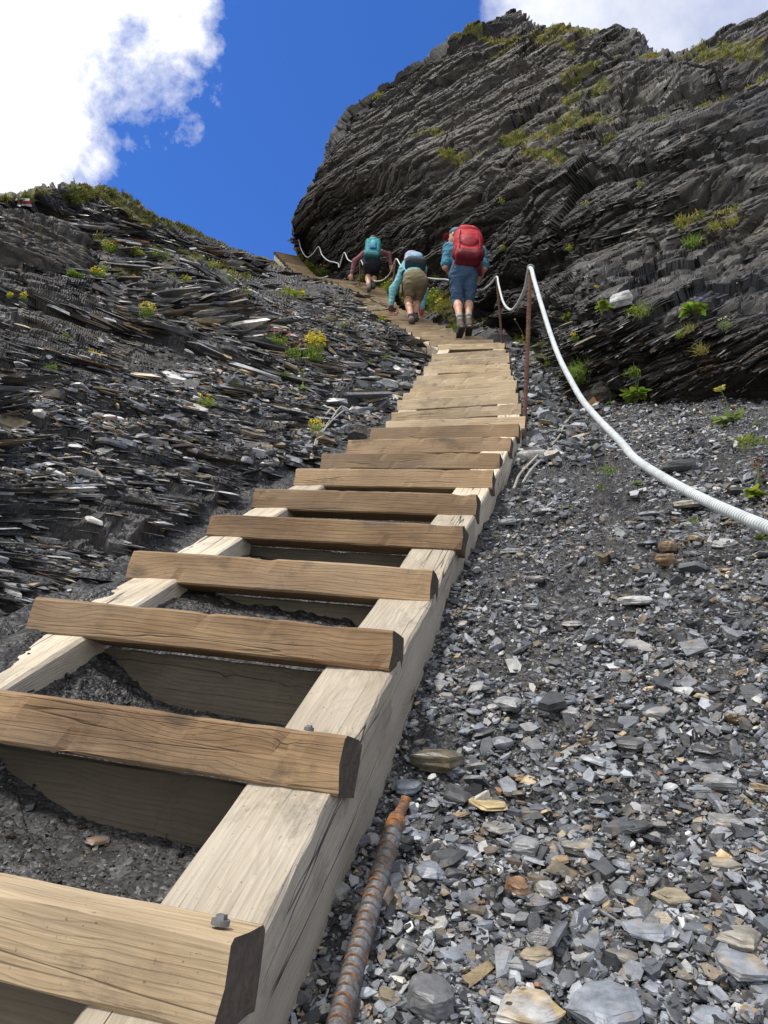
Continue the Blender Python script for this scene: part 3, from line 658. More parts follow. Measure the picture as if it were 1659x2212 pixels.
# ------------------------------------------------------------------ stones
PAL = np.array([(.085,.092,.105),(.12,.128,.145),(.16,.17,.185),(.045,.047,.052),(.025,.026,.028),(.21,.215,.22),(.15,.125,.085),(.24,.18,.10),(.11,.09,.07),(.30,.30,.29),(.19,.10,.05)])
PWR = np.array([.20,.22,.18,.15,.12,.06,.03,.012,.03,.02,.004]); PWR /= PWR.sum()
PWL = np.array([.15,.13,.08,.18,.18,.05,.08,.02,.11,.02,.01]); PWL /= PWL.sum()
def plate_variant(r, n, rings):
    """angular slate flake of unit radius: verts and n-gon face arrays"""
    th = np.sort(np.arange(n)*2*np.pi/n+r.uniform(-.35, .35, n)*2*np.pi/n*1.2); ra = r.uniform(.6, 1.15, n)
    base = np.stack([np.cos(th)*ra*r.uniform(.85, 1.25), np.sin(th)*ra*r.uniform(.6, .95)], -1)
    zs = {2: [-.5, .5], 3: [-.5, r.uniform(-.2, .25), .5]}[rings]; sc = {2: [r.uniform(.75, 1), r.uniform(.7, 1.)], 3: [r.uniform(.6, .9), 1., r.uniform(.6, .92)]}[rings]
    tl = r.uniform(-.35, .35, 2); v = []
    for z, s in zip(zs, sc):
        ring = base*s*(1+r.uniform(-.09, .09, (n, 1)))+r.uniform(-.05, .05, (n, 2))
        v.append(np.concatenate([ring, (z+ring@tl*(1 if z > 0 else .5))[:, None]], -1))
    v = np.concatenate(v); j = np.arange(n); j2 = (j+1) % n
    q = np.concatenate([np.stack([j+k*n, j2+k*n, j2+(k+1)*n, j+(k+1)*n], -1) for k in range(rings-1)])
    return v, q, np.array([j[::-1]]), np.array([j+(rings-1)*n])
_vr = np.random.default_rng(77)
VARS = [plate_variant(_vr, n_, r_) for n_, r_ in [(5, 2), (6, 2), (5, 2), (7, 2), (5, 3), (4, 2), (7, 2), (6, 3), (4, 2), (5, 3)]*3]
def rot_basis(up, r, tilt, spin=None, jit=.6):
    """per-stone frames: third axis near `up`"""
    n = len(up); w = up+tilt[:, None]*r.normal(size=(n, 3)); w /= np.linalg.norm(w, axis=1)[:, None]
    a = r.normal(size=(n, 3)) if spin is None else spin+jit*r.normal(size=(n, 3))
    a -= (a*w).sum(1)[:, None]*w; a /= np.linalg.norm(a, axis=1)[:, None]
    return np.stack([a, np.cross(w, a), w], 1)
def flakes(name, pos, up, size, thick, tilt, pal, pw, r, label, spin=None, kind='stuff', mat=None, lift=.25, asp=1., jit=.6):
    B = rot_basis(up, r, tilt, spin, jit); n = len(pos); var = r.integers(0, len(VARS), n)
    colr = pal[r.choice(len(pal), n, p=pw)]*r.uniform(.3, 1., (n, 1))**1.3*1.65
    V = []; C = []; FS = {}; off = 0
    for k, (v, q, f0, f1) in enumerate(VARS):
        ix = np.nonzero(var == k)[0]
        if not len(ix): continue
        loc = v[None]*np.stack([size[ix]/2*asp, size[ix]/2, thick[ix]*size[ix]], -1)[:, None]
        wv = np.einsum('nvk,nkc->nvc', loc, B[ix])+(pos[ix]+up[ix]*(thick[ix]*size[ix]*lift)[:, None])[:, None]
        m = v.shape[0]; o = (off+np.arange(len(ix))*m)[:, None, None]
        for f in (q, f0, f1): FS.setdefault(f.shape[1], []).append((f[None]+o).reshape(-1, f.shape[1]))
        V.append(wv.reshape(-1, 3)); C.append(np.repeat(np.concatenate([colr[ix], np.ones((len(ix), 1))], 1), m, 0)); off += len(ix)*m
    o = obj(name, mesh(name, np.concatenate(V), [np.concatenate(a) for a in FS.values()], mat or STONE, False, {'m': np.concatenate(C)}))
    tag(o, label, None, None, kind); return o
r4 = np.random.default_rng(21)
Pg = pG[:NB].reshape(-1, 3); Ng = nG[:NB].reshape(-1, 3); gX, gY, gD = pix(Pg)
scw = scree[:NB].ravel(); low = loose[:NB].ravel(); rgt = right[:NB].ravel(); inw = inl[:NB].ravel(); lx = lad_l[:NB].ravel(); grs = grass[:NB].ravel(); crr = cor[:NB].ravel()
vis = (gX > -260) & (gX < 2200) & (gY < 2380)
def pick(wt, n): wt = np.clip(wt, 0, None)*vis; return r4.choice(len(wt), n, p=wt/wt.sum())
clump = np.clip(.75+.9*fbm(np.stack([gX/120., gY/60., gX*0], -1), 3, 15), .12, 2)
spx = 18*np.minimum((gD/.9), 6.)**-.55
bedn = dirW(norm(UPC+np.array([.10, 0, -.12])))
UPW_ = np.array([0, 0, 1.])
# fine scree, right of the stairs
ix = pick(rgt*(1-inw)*clump/spx**2*(1-crr), 47000)
sz = np.clip(spx[ix]*gD[ix]/F*r4.lognormal(-.12, .55, len(ix)), .004, .085)
flakes('scree', Pg[ix]+r4.normal(size=(len(ix), 3))*.004, Ng[ix], sz, r4.uniform(.06, .28, len(ix)), r4.uniform(.1, .55, len(ix)), PAL*1.25, PWR, r4, 'loose grey slate chips covering the slope right of the stairs')
ix = pick(rgt*(1-inw)*clump**1.5*(1-crr)*(gY > 1050)*(gY/1500.)**4, 2300)
sz = np.clip(36*(gD[ix]/.9)**-.6*gD[ix]/F*r4.lognormal(-.1, .32, len(ix)), .008, .075)
flakes('scree', Pg[ix]+Ng[ix]*.004, Ng[ix]*.8+.3*UPW_, sz, r4.uniform(.07, .26, len(ix)), r4.uniform(.15, .5, len(ix)), PAL*1.35, PWR, r4, 'larger angular slate chips lying on top of the scree right of the stairs')
wz = (gX > 1092)*(gX < 1290)*(gY > 745)*(gY < 1010)*np.clip(1-(gX-1110)/260, .15, 1)*(gX > np.interp(gY, [745, 900, 1010], [1094, 1134, 1068]))*(1-inw*(gX < np.interp(gY, [745, 900, 1010], [1094, 1134, 1068])))
ix = pick(wz, 900)
sz = np.clip(19*gD[ix]/F*r4.lognormal(-.1, .5, len(ix)), .02, .16)
flakes('rubble', Pg[ix]+Ng[ix]*.01, Ng[ix]*.5+.5*UPW_, sz, r4.uniform(.12, .4, len(ix)), r4.uniform(.15, .5, len(ix)), PAL*1.3, PWR, r4, 'blocky slate rubble around the foot of the tall rusty post')
wz = (1-rgt)*(1-inw)*(np.abs(lx-40-gX) < 55)*(gY > 780)*(gY < 1010)*(gX < lx+4)
ix = pick(wz, 420)
sz = np.clip(20*gD[ix]/F*r4.lognormal(-.1, .5, len(ix)), .02, .16)
flakes('rubble', Pg[ix]+Ng[ix]*.01, Ng[ix]*.5+.5*UPW_, sz, r4.uniform(.10, .35, len(ix)), r4.uniform(.15, .4, len(ix)), PAL*1.3, PWR, r4, 'blocky slate rubble along the left edge of the middle treads')
ix = pick(rgt*(1-inw)*(gY > 1480)*(gX > 780)*(.4+sstep(900, 1500, gX)), 300)
sz = np.clip(62*(gD[ix]/.9)**-.5*gD[ix]/F*r4.lognormal(-.1, .25, len(ix)), .012, .085)
flakes('scree', Pg[ix]+Ng[ix]*.005, Ng[ix]*.7+.3*UPW_-.25*dirW([0, 0, 1]), sz, r4.uniform(.07, .2, len(ix)), r4.uniform(.12, .35, len(ix)), PAL*1.45, PWR, r4, 'broad bluish slate shards lying on the lower scree')
# between the rails and under the stairs
ix = pick(inw*(gY > 1000)*(1-.7*rgt), 9000)
sz = np.clip(.0045*r4.lognormal(-.2, .6, len(ix)), .003, .05)
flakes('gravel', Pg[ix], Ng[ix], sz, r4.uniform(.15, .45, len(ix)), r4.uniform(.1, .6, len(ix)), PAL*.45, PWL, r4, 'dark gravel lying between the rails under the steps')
# shingle of flat slates on the left bank
lw = (1-(gX < 120)*(gY < 462)*1.)*(1-.7*(gX < 600)*(np.interp(gX, TOPX, TOPY) > gY-26))*(1-rgt)*(1-inw)*(1-crr)*(1-grs)
slp = 20*np.minimum((gD/1.8), 6.)**-.45
lowr = np.clip(low*1.2+.22*sstep(-.25, .4, fbm(np.stack([gX/150., gY/45., gX*0+3], -1), 4, 25)), 0.04, 1.3)
ix = pick(lw*lowr/slp**2, 14000)
sz = np.clip(slp[ix]*gD[ix]/F*r4.lognormal(-.1, .6, len(ix)), .008, .2)
flakes('slate_shingle', Pg[ix]+r4.normal(size=(len(ix), 3))*.006, .75*np.repeat(bedn[None], len(ix), 0)+.35*Ng[ix], sz, r4.uniform(.05, .2, len(ix)), r4.uniform(.05, .35, len(ix)), PAL*1.7*np.array([1.03, 1., .95]), PWL, r4, 'loose flat slates lying over the rock bank left of the stairs', spin=dirW([1, 0, 0]))
# long thin beds of solid rock breaking the bank
bw = np.clip(.15+1.3*fbm(np.stack([gX/170., gY/55., gX*0+13], -1), 3, 45), 0, 1.5)*(1-.75*low)
ix = pick(lw*(bw+.15)/slp**1.6, 8500)
sz = np.clip(31*gD[ix]/F*r4.lognormal(0, .5, len(ix)), .03, .36)
fold = fbm(Pg[ix]*.5, 3, 66)
upv = bedn[None]+dirW([1, 0, 0])[None]*(.75*fold)[:, None]+dirW([0, 0, -1])[None]*(.35*fbm(Pg[ix]*.7, 2, 67))[:, None]
flakes('rock_beds', Pg[ix]-Ng[ix]*(sz*.24)[:, None], upv, sz, r4.uniform(.03, .09, len(ix)), r4.uniform(.02, .07, len(ix)), PAL*1.3*np.array([1.02, 1., .96]), PWL, r4, 'thin parallel beds of slate bedrock in the left bank', spin=dirW([1, 0, 0]), asp=2.6, jit=.22)
# broken plates standing proud of the cliff beds
Pr = pR[:MB_].reshape(-1, 3); Nr = nR_[:MB_].reshape(-1, 3); rX, rY, rD = pix(Pr)
bedr = dirW(norm(np.array([-.40, .90, -.12])))
wt = (1-np.clip(grass_r[:MB_].ravel(),0,1))*(rX < 1850)*(rY > -80)*(rY < 900)*np.clip(.6+1.1*fbm(np.stack([rX/110., rY/60., rX*0+8], -1), 4, 35), .05, 2)
ixr = r4.choice(len(wt), 8000, p=wt/wt.sum())
sz = np.clip(11*rD[ixr]/F*r4.lognormal(-.1, .6, len(ixr)), .02, .3)
bedv = np.repeat(bedr[None], len(ixr), 0)+dirW([1, 0, 0])[None]*(.5*fbm(Pr[ixr]*.25, 3, 68))[:, None]
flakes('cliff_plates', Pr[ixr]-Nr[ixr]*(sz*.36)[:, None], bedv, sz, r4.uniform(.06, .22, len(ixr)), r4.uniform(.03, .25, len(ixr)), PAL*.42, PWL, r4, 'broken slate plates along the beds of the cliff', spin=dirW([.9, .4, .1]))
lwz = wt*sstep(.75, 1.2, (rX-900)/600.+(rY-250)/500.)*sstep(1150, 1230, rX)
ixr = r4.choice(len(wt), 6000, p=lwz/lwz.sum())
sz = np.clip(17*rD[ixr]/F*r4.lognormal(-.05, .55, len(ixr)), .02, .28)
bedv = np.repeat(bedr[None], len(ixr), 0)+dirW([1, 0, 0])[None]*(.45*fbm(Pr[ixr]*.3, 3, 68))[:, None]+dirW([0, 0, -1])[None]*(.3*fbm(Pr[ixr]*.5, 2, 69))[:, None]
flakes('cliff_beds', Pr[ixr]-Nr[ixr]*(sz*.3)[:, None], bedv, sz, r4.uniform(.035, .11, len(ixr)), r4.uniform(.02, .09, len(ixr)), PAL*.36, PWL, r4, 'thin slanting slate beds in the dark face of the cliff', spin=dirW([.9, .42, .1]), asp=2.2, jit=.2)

# --- single stones one can point to
def stone_mesh(name, r, sx, sy, sz_, col, sub=2, rim=None):
    bm = bmesh.new()
    n = 7; th = np.sort(r.uniform(0, 2*np.pi, 3)); th = np.concatenate([np.arange(n)*2*np.pi/n+r.uniform(-.35, .35, n)])
    ra = r.uniform(.7, 1.05, n)
    for z, s in ((-.5, r.uniform(.6, .9)), (-.1, 1.), (.32, r.uniform(.85, 1.)), (.5, r.uniform(.55, .82))):
        for a, q in zip(th, ra):
            bm.verts.new((math.cos(a)*q*s*.5+r.uniform(-.05, .05), math.sin(a)*q*s*.5+r.uniform(-.05, .05), z+r.uniform(-.06, .06)))
    h = bmesh.ops.convex_hull(bm, input=bm.verts[:]); bmesh.ops.delete(bm, geom=[g for g in h['geom_interior']], context='VERTS')
    bmesh.ops.dissolve_limit(bm, angle_limit=.12, verts=bm.verts[:], edges=bm.edges[:])
    bmesh.ops.triangulate(bm, faces=bm.faces[:])
    if sub: bmesh.ops.subdivide_edges(bm, edges=bm.edges[:], cuts=sub, use_grid_fill=True)
    bm.verts.ensure_lookup_table()
    co_ = np.array([v.co for v in bm.verts])
    s0 = r.uniform(0, 50)
    dn = fbm(co_*np.array([2.2, 2.2, 5.])+s0, 4, 3)*.10; st = np.floor(co_[:, 2]*5+fbm(co_*2+s0, 2, 4))
    ln = (_h(st.astype(np.int64), st.astype(np.int64)*0, st.astype(np.int64)*0+int(s0*7), 2)-.5)*.10
    co_[:, :2] *= (1+dn+ln)[:, None]; co_[:, 2] += .06*fbm(co_*np.array([3., 3., 1.])+s0, 3, 6)
    co_ *= np.array([sx, sy, sz_])
    for v, c in zip(bm.verts, co_): v.co = c
    me = bpy.data.meshes.new(name); bm.to_mesh(me); bm.free(); me.materials.append(STONE)
    c = np.repeat(np.array([list(col)+[1.]]), len(co_), 0)
    if rim is not None:
        k = sstep(-.1, .5, fbm(co_/sx*3.+s0, 3, 8)); c[:, :3] = c[:, :3]*(1-k[:, None])+np.array(rim)*k[:, None]
    me.attributes.new('m', 'FLOAT_COLOR', 'POINT').data.foreach_set('color', c.astype(np.float32).ravel())
    return me
def place_stone(x, y, wpx, hpx, col, label, rot=0., thick=.35, tilt=(0., 0.), rim=None, group=None, sub=2, flat=1.9):
    p, nn = zb.at(x, y+hpx*.25); d = pix(p)[2]; w_ = 1.12*wpx*d/F; h_ = 1.12*hpx*d/F
    col = np.array(col)*1.3; me = stone_mesh('stone', r5, w_, min(h_*flat, w_*1.3) if flat else h_, max(w_*thick*.8, .006), col, sub, rim)
    z = nn*.5+dirW(UPC)*.6+dirW([tilt[0], 0, tilt[1]]); z /= np.linalg.norm(z)
    a = dirW([math.cos(rot), math.sin(rot)*.3, math.sin(rot)]); a -= (a@z)*z; a /= np.linalg.norm(a)
    m = np.eye(4); m[:3, 0] = a; m[:3, 1] = np.cross(z, a); m[:3, 2] = z; m[:3, 3] = p+z*max(w_*thick*.8, .006)*.42
    o = bpy.data.objects.new('stone', me); o.matrix_world = Matrix(m.tolist()); link(o); tag(o, label, 'stone', group); return o
r5 = np.random.default_rng(9)
BL, GR, DK, TAN, OC, PALE = (.15,.165,.19), (.13,.135,.142), (.055,.056,.058), (.20,.165,.115), (.31,.245,.13), (.30,.30,.295)
HERO = [(1316,2162,165,105,BL,'largest flat bluish slate slab at the bottom edge, right of a pale slab',.2,.3,None),
 (1141,2176,140,84,PALE,'large pale grey slab with ochre rim at the bottom edge of the picture',-.1,.28,(.30,.22,.11)),
 (936,2156,108,92,(.10,.102,.108),'rounded dark grey boulder at the bottom, nearest the rusty rebar stake',.3,.6,None),
 (1159,2047,64,104,TAN,'tall tan pointed slate leaning above the pale ochre-rimmed slab',1.3,.35,None),
 (978,2047,56,84,BL,'upright bluish slate above the rounded dark boulder',1.2,.35,None),
 (1406,2008,130,46,BL,'long low bluish slab lying right of centre in the scree',.1,.22,None),
 (1599,2023,112,56,(.17,.16,.14),'brownish grey slab at the right edge, upper of two overlapping slabs',-.2,.3,None),
 (1605,2084,112,58,BL,'bluish slab at the right edge, lower of two overlapping slabs with ochre streaks',-.15,.3,(.28,.20,.09)),
 (1340,2053,60,82,(.12,.112,.10),'grey brown wedge of slate below the long low bluish slab',.9,.4,None),
 (1050,1721,82,62,OC,'flat ochre yellow slate lying near the tip of the rebar stake',.3,.16,(.20,.19,.17)),
 (878,1697,70,48,BL,'bluish grey stone perched just above the rebar stake tip',.1,.35,None),
 (942,1649,108,44,(.06,.057,.047),'long brown layered slab beside the rail above the rebar tip',-.05,.42,(.10,.085,.055)),
 (1099,1520,66,40,(.20,.205,.205),'pale wedge-shaped slate by itself in the dark scree beside the third tread',.2,.4,None),
 (1370,1294,66,40,PALE,'palest white-grey slab in the middle of the scree slope',.15,.3,None),
 (1236,1343,40,32,(.22,.22,.21),'small pale triangular stone below left of the white-grey slab',.5,.3,None),
 (1358,1604,72,42,DK,'dark grey oval slate lying in the scree right of the ochre stone',.1,.3,None),
 (1376,1762,74,96,DK,'dark blade of slate standing on edge in the scree',2.2,.22,None),
 (1551,1685,60,58,(.17,.172,.178),'grey wedge stone right of a bluish leaning flake',.6,.5,None),
 (1509,1697,46,50,BL,'bluish flake leaning against a grey wedge stone',1.4,.3,None),
 (1074,1782,58,46,(.16,.158,.15),'grey slab below the ochre yellow slate',.5,.3,None),
 (1138,1824,62,46,(.15,.155,.16),'grey stone right of and below the ochre yellow slate',-.3,.45,None),
 (1249,1824,76,34,(.17,.16,.14),'flat tan-grey slab in the scree left of the standing blade',0.,.25,None),
 (1087,1604,48,36,(.14,.15,.165),'bluish block of slate above the ochre yellow slate',.2,.45,None),
 (1569,1769,78,44,(.17,.17,.165),'long pale grey slab low at the right, beyond the wedge stone',-.25,.3,None),
 (1560,1860,66,42,(.19,.18,.155),'tan-mottled slab at right below the long pale grey slab',-.2,.3,(.28,.2,.1)),
 (930,1878,62,56,BL,'thick bluish block touching the right side of the rebar stake',.6,.5,None),
 (1120,1914,46,48,(.17,.10,.055),'rusty brown block of stone in the middle of the lower scree',.4,.7,None),
 (1181,1918,44,38,(.24,.24,.235),'pale grey block just right of the rusty brown block',.2,.6,None),
 (1099,2071,62,46,(.19,.195,.20),'light grey slate between the upright bluish slate and the tan pointed one',.3,.3,None),
 (1539,2198,90,40,BL,'bluish slab cut by the bottom right corner of the picture',.1,.3,None),
 (1454,1935,80,38,(.20,.17,.12),'tan slab above the long low bluish slab',-.2,.25,None),
 (1149,1307,42,22,(.19,.195,.195),'small pale flake in line with the fifth tread',.1,.3,None),
 (1437,1211,38,36,(.17,.11,.06),'brown lumpy stone in the middle scree, lower of two brown ones',.2,.8,None),
 (1442,1181,40,26,(.18,.13,.08),'brown lumpy stone in the middle scree, upper of two brown ones',.2,.6,None),
 (1400,1168,44,26,(.13,.15,.18),'bluish flat flake left of the two brown lumpy stones',.3,.2,None),
 (1109,1189,54,16,(.19,.195,.19),'long thin pale flake close to the right rail',.1,.2,None),
 (1157,1250,42,30,(.15,.145,.14),'grey stone in the scree below the long thin pale flake',.2,.4,None),
 (1566,1230,36,22,(.20,.13,.07),'orange-brown flake near the right edge of the scree',-.1,.3,None),
 (1404,1104,40,28,(.15,.165,.185),'bluish flake beneath the sagging cable',.4,.25,None),
 (1489,1090,72,30,(.19,.175,.15),'broad tan slab beneath the cable at right',0.,.25,None),
 (1465,1007,80,28,DK,'dark layered slab just above the cable in the scree',-.1,.35,None),
 (1097,1129,42,20,(.15,.155,.16),'grey flake leaning beside the rail by the seventh tread',.1,.35,None),
 (1150,985,80,20,(.21,.21,.205),'long pale slate next to the foot of the tall rusty post',-.2,.3,None),
 (1340,655,52,34,(.25,.255,.26),'whitish boulder sitting on the dark rock ledge among leaves',.1,.6,None),
 (1315,848,110,56,(.032,.03,.028),'dark layered boulder at the foot of the right rock face',.1,.45,(.05,.045,.04)),
 (828,832,72,22,(.24,.25,.25),'pale flat slab left of the stairs, the longer of two beside the far treads',.1,.3,None),
 (874,834,44,22,(.25,.255,.25),'pale flat slab touching the left edge of the far treads',.2,.3,None),
 (770,940,56,38,(.055,.055,.057),'black block of slate beside the left end of a middle tread',.2,.7,None),
 (1172,1100,44,32,(.20,.20,.195),'pale stone in the scree below the two grey wires',.3,.3,None),
 (212,1815,60,24,(.09,.09,.095),'dark flat slate lying on the soil between the two nearest rails',.3,.2,(.22,.12,.06))]
for (x, y, wp, hp, c, lab, ro, tk, rim) in HERO:
    place_stone(x, y, wp, hp, c, lab, ro, tk, rim=rim, sub=3 if wp > 60 else 2)
GL = [((.14,.155,.18), 'small bluish grey slate flake lying in the scree right of the stairs', 'bluish flakes in the scree'),
      ((.20,.20,.195), 'small pale grey stone lying in the scree right of the stairs', 'pale stones in the scree'),
      ((.055,.056,.06), 'small dark slate piece lying in the scree right of the stairs', 'dark pieces in the scree'),
      ((.20,.145,.085), 'small tan or rusty stone lying in the scree right of the stairs', 'tan stones in the scree')]
wtn = rgt*(1-inw)*(gX < 1680)*(gX > 0)*(gY < 2230)*(gY > 1150)*clump
ixs = pick(wtn*np.where(gY > 1500, 1.6, .8), 235)
hx = np.array([(h[0], h[1], h[2]) for h in HERO])
for i in ixs:
    x, y, d = gX[i], gY[i], gD[i]
    if (np.hypot(hx[:, 0]-x, (hx[:, 1]-y)*1.4) < hx[:, 2]*.55+14).any(): continue
    c, lab, grp = GL[r5.choice(4, p=[.38, .24, .22, .16])]
    wp = np.clip(34*(d/.9)**-.5*r5.lognormal(0, .3), 16, 64)
    place_stone(x, y, wp, wp*r5.uniform(.5, .85), np.array(c)*r5.uniform(.8, 1.2), lab, r5.uniform(-1, 2), r5.uniform(.2, .5), (r5.normal()*.25, r5.normal()*.2), None, grp, sub=1)
# ------------------------------------------------------------------ rebar, cable, wires, waymark
def ribbed(path, r, pitch, n=14, rib=.16, taper=None, ds=.0028, rw=.16):
    p = np.asarray(path, float); L = np.concatenate([[0], np.cumsum(np.linalg.norm(np.diff(p, axis=0), axis=1))])
    s = np.arange(0, L[-1], ds); pp = np.stack([np.interp(s, L, p[:, k]) for k in range(3)], -1)
    v, q, t = tube(pp, r, n); m = len(pp)
    th = np.arange(n)*2*np.pi/n
    ph = (s[:, None]/pitch+.18*np.cos(th*2)[None]) % 1.
    bump = np.clip(1-np.abs(ph-.5)/rw, 0, 1)**.7*np.clip(np.abs(np.sin(th))*1.25-.25, 0, 1)[None]**.8+.55*np.exp(-((np.cos(th)[None]**2-1)/.08)**2)*.8
    rr = 1+rib*bump
    if taper is not None: rr = rr*taper(s, L[-1])[:, None]
    c = pp[:, None]; v[:m*n] = (c+(v[:m*n].reshape(m, n, 3)-c)*rr[..., None]).reshape(-1, 3)
    ribbed.col = np.concatenate([np.repeat(np.clip(bump, 0, 1).reshape(-1, 1), 4, 1), np.ones((2, 4))])
    if taper is not None: k = sstep(L[-1]-.10, L[-1]-.04, s); ribbed.col[:-2] = np.maximum(ribbed.col[:-2], np.repeat(k*.75, n)[:, None])
    return v, q, t
# stake in the foreground
sp = []
for x, y, o in [(877,1722,-.085), (871,1742,-.093), (857,1770,-.10), (833,1850,-.115), (800,1960,-.128), (762,2095,-.135), (722,2250,-.14), (690,2370,-.15)]:
    sp.append(P(x, y, pl(x, y, o)))
sp = spline(np.array(sp)[::-1], 60)
b = MB(); b.add(*ribbed(sp,   .0138, .0142, 28, .26, lambda s, L: np.where(s > L-.028, .55, np.where(s > L-.046, .55+(L-.028-s)/.018*.45, 1.)), ds=.0008), a=None); b.a.append(ribbed.col)
o = b.obj('rebar_stake', RUST, None, True, sp[0]); tag(o, 'thick rusty ribbed steel stake lying in the scree beside the nearest rail', 'rebar')
# posts
POSTS = [((1132, 942, 4.62), (1146, 584, 4.62), .0125, .024, 'tallest rusty ribbed post, right of the middle treads', True),
         ((1085, 740, 9.95), (1073, 602, 9.85), .014, .03, 'thin brown rusty post right of the red-pack hiker', True),
         ((848, 616, 14.6), (855, 562, 14.5), .014, .03, 'rusty post between the two further hikers', False),
         ((777, 612, 17.6), (778, 562, 17.5), .014, .03, 'rusty post left of the teal-pack hiker', False)]
def ring(c, ax, R_, r_, n=18, m=8):
    ax = norm(ax); a = norm(np.cross(ax, [0, 0, 1.]) if abs(ax[2]) < .9 else np.cross(ax, [1., 0, 0])); bb_ = np.cross(ax, a)
    th = np.arange(n+1)*2*np.pi/n; return tube(c+R_*(np.cos(th)[:, None]*a+np.sin(th)[:, None]*bb_), r_, m, False)
PT = []
for (f0, f1, r_, pitch, lab, nr) in POSTS:
    a, c = P(*f0), P(*f1); a2 = a+(a-c)*.12
    root = empty('rebar_post', a, lab, 'post')
    bb_ = MB(); bb_.add(*ribbed(np.array([a2, c]), r_, pitch, 12 if nr else 8, .2, ds=.0035 if nr else .012)); bb_.v = [v-a for v in bb_.v]
    bb_.obj('shaft', RUSTP, root, True)
    e = MB(); e.add(*ring(c+np.array([0, 0, .016])-a, dirW([.25, .1, 1]), .017, .007)[:2]); e.obj('eyelet', STEEL, root, True)
    PT.append(c)
# cable: two pieces of one rope
CB = [(638,525,22.3),(645,518,22.2),(650,537,22),(662,555,21.6),(675,549,21.3),(688,533,21.),(696,551,20.6),(709,563,20.2),(724,567,19.8),(731,570,19.6),(733,577,19.4),(743,546,19.2),(752,561,18.6),(767,567,18),(778,560,17.45),(790,585,16.8),(806,605,16.2),(820,607,15.7),(832,602,15.3),(844,588,14.9),(855.5,560,14.4),(866,574,13.8),(885,594,13.2),(920,600,12.4),(945,603,12.1),(969,605,11.9),(1000,620,11.5),(1026,627,11.1),(1044,625,10.6),(1060,613,10.15),(1073,598,9.8),(1077,615,9.3),(1087,652,8.4),(1101.5,669,7.4),(1116,659,6.5),(1133,626,5.4),(1140.5,592,4.75),(1145,579,4.58),
      (1149,585,4.5),(1153.5,603.5,4.4),(1172,667,4.1),(1190.7,726,3.8),(1209,774.5,3.52),(1231.6,819,3.25),(1257.6,864,2.95),(1295,908,2.65),(1339,953,2.35),(1372,991,2.15),(1433,1031.6,1.9),(1514,1076,1.66),(1594.7,1112.6,1.48),(1659,1139,1.36),(1760,1172,1.2),(1900,1205,1.05),(2200,1275,.92),(2500,1420,.88),(2650,1750,float(pl(2650, 1750, -.12)))]
cp = spline(np.array([P(*c) for c in CB]), 420)
L = np.concatenate([[0], np.cumsum(np.linalg.norm(np.diff(cp, axis=0), axis=1))])
dd = pix(cp)[2]; s = [0.]
while s[-1] < L[-1]: s.append(s[-1]+np.clip(np.interp(s[-1], L, dd)*.0012, .0022, .02))
s = np.array(s); cpp = np.stack([np.interp(s, L, cp[:, k]) for k in range(3)], -1)
nn_ = 18; v, q, t = tube(cpp, .0118, nn_); th = np.arange(nn_)*2*np.pi/nn_; nearw = sstep(4.6, 2.8, pix(cpp)[2])
wv = .5+.5*np.sin(s[:, None]/.0105*2*np.pi+th[None])
v[:-2] = (cpp[:, None]+(v[:-2].reshape(len(cpp), nn_, 3)-cpp[:, None])*(1+.045*(wv-.5)*nearw[:, None])[..., None]).reshape(-1, 3)
g = .52*(1-nearw[:, None])+(.31+.27*sstep(.05, .7, wv))*nearw[:, None]
ca = np.concatenate([np.stack([g, g, g, g*0+1], -1).reshape(-1, 4), [[.5, .5, .5, 1]]*2])
nt = NT('cable_steel'); cc = nt.mix(1., nt.attr('m'), (.93, 1., 1.03), 'MULTIPLY'); cc = nt.mix(1., cc, nt.ramp(nt.noise(nt.oc(), 30., 4.), (.3, .75), (.7, 1.1)), 'MULTIPLY')
CABLE = nt.bsdf(cc, .68, None, 0., .3)
o = obj('safety_cable', mesh('safety_cable', v, [q, t], CABLE, True, {'m': ca})); tag(o, 'silver steel handrail cable looping from post to post along the right side of the stairs', 'cable')
# thin old wires on the ground
def wire(name, lists, rad, label):
    base = None; m = MB()
    for pts in lists:
        w = []
        for x, y, up_ in pts:
            p, nrm = zb.at(x, y); d = pix(p)[2]; w.append(P(x, y, d*(1-up_)))
        w = spline(np.array(w), 50)
        w = w+.004*np.stack([vn(np.stack([np.arange(len(w))*.21, np.full(len(w), k*5.), np.zeros(len(w))], -1), 3) for k in range(3)], -1)
        if base is None: base = w[0]
        m.add(*tube(w-base, rad, 7))
    ob = m.obj(name, WIRE, None, True); ob.location = tuple(base); tag(ob, label, 'wire')
wire('steel_wire', [[(668,995,.0),(677,967,.01),(686,940,.015),(707,917,.02),(726,890,.03),(740,877,.02)], [(672,992,0),(679,975,.01),(689,943,.015),(713,914,.02),(734,893,.03),(748,889,.03),(757,906,.0)], [(726,890,.03),(715,884,.03),(708,892,.03),(704,900,.02)]], .006, 'twisted grey wire sticking up by the yellow flowers left of the stairs')
wire('steel_wire', [[(1108,1056,.0),(1126,1019,.012),(1159,985,.016),(1184,959,.016),(1207,929,.014),(1228,905,.01),(1245,892,.0)], [(1127,1044,0),(1147,1015,.012),(1175,985,.016),(1190,962,.016),(1207,945,.014),(1218,920,.012),(1240,895,.004)]], .0065, 'pair of thin grey wires lying on the scree right of the stairs')
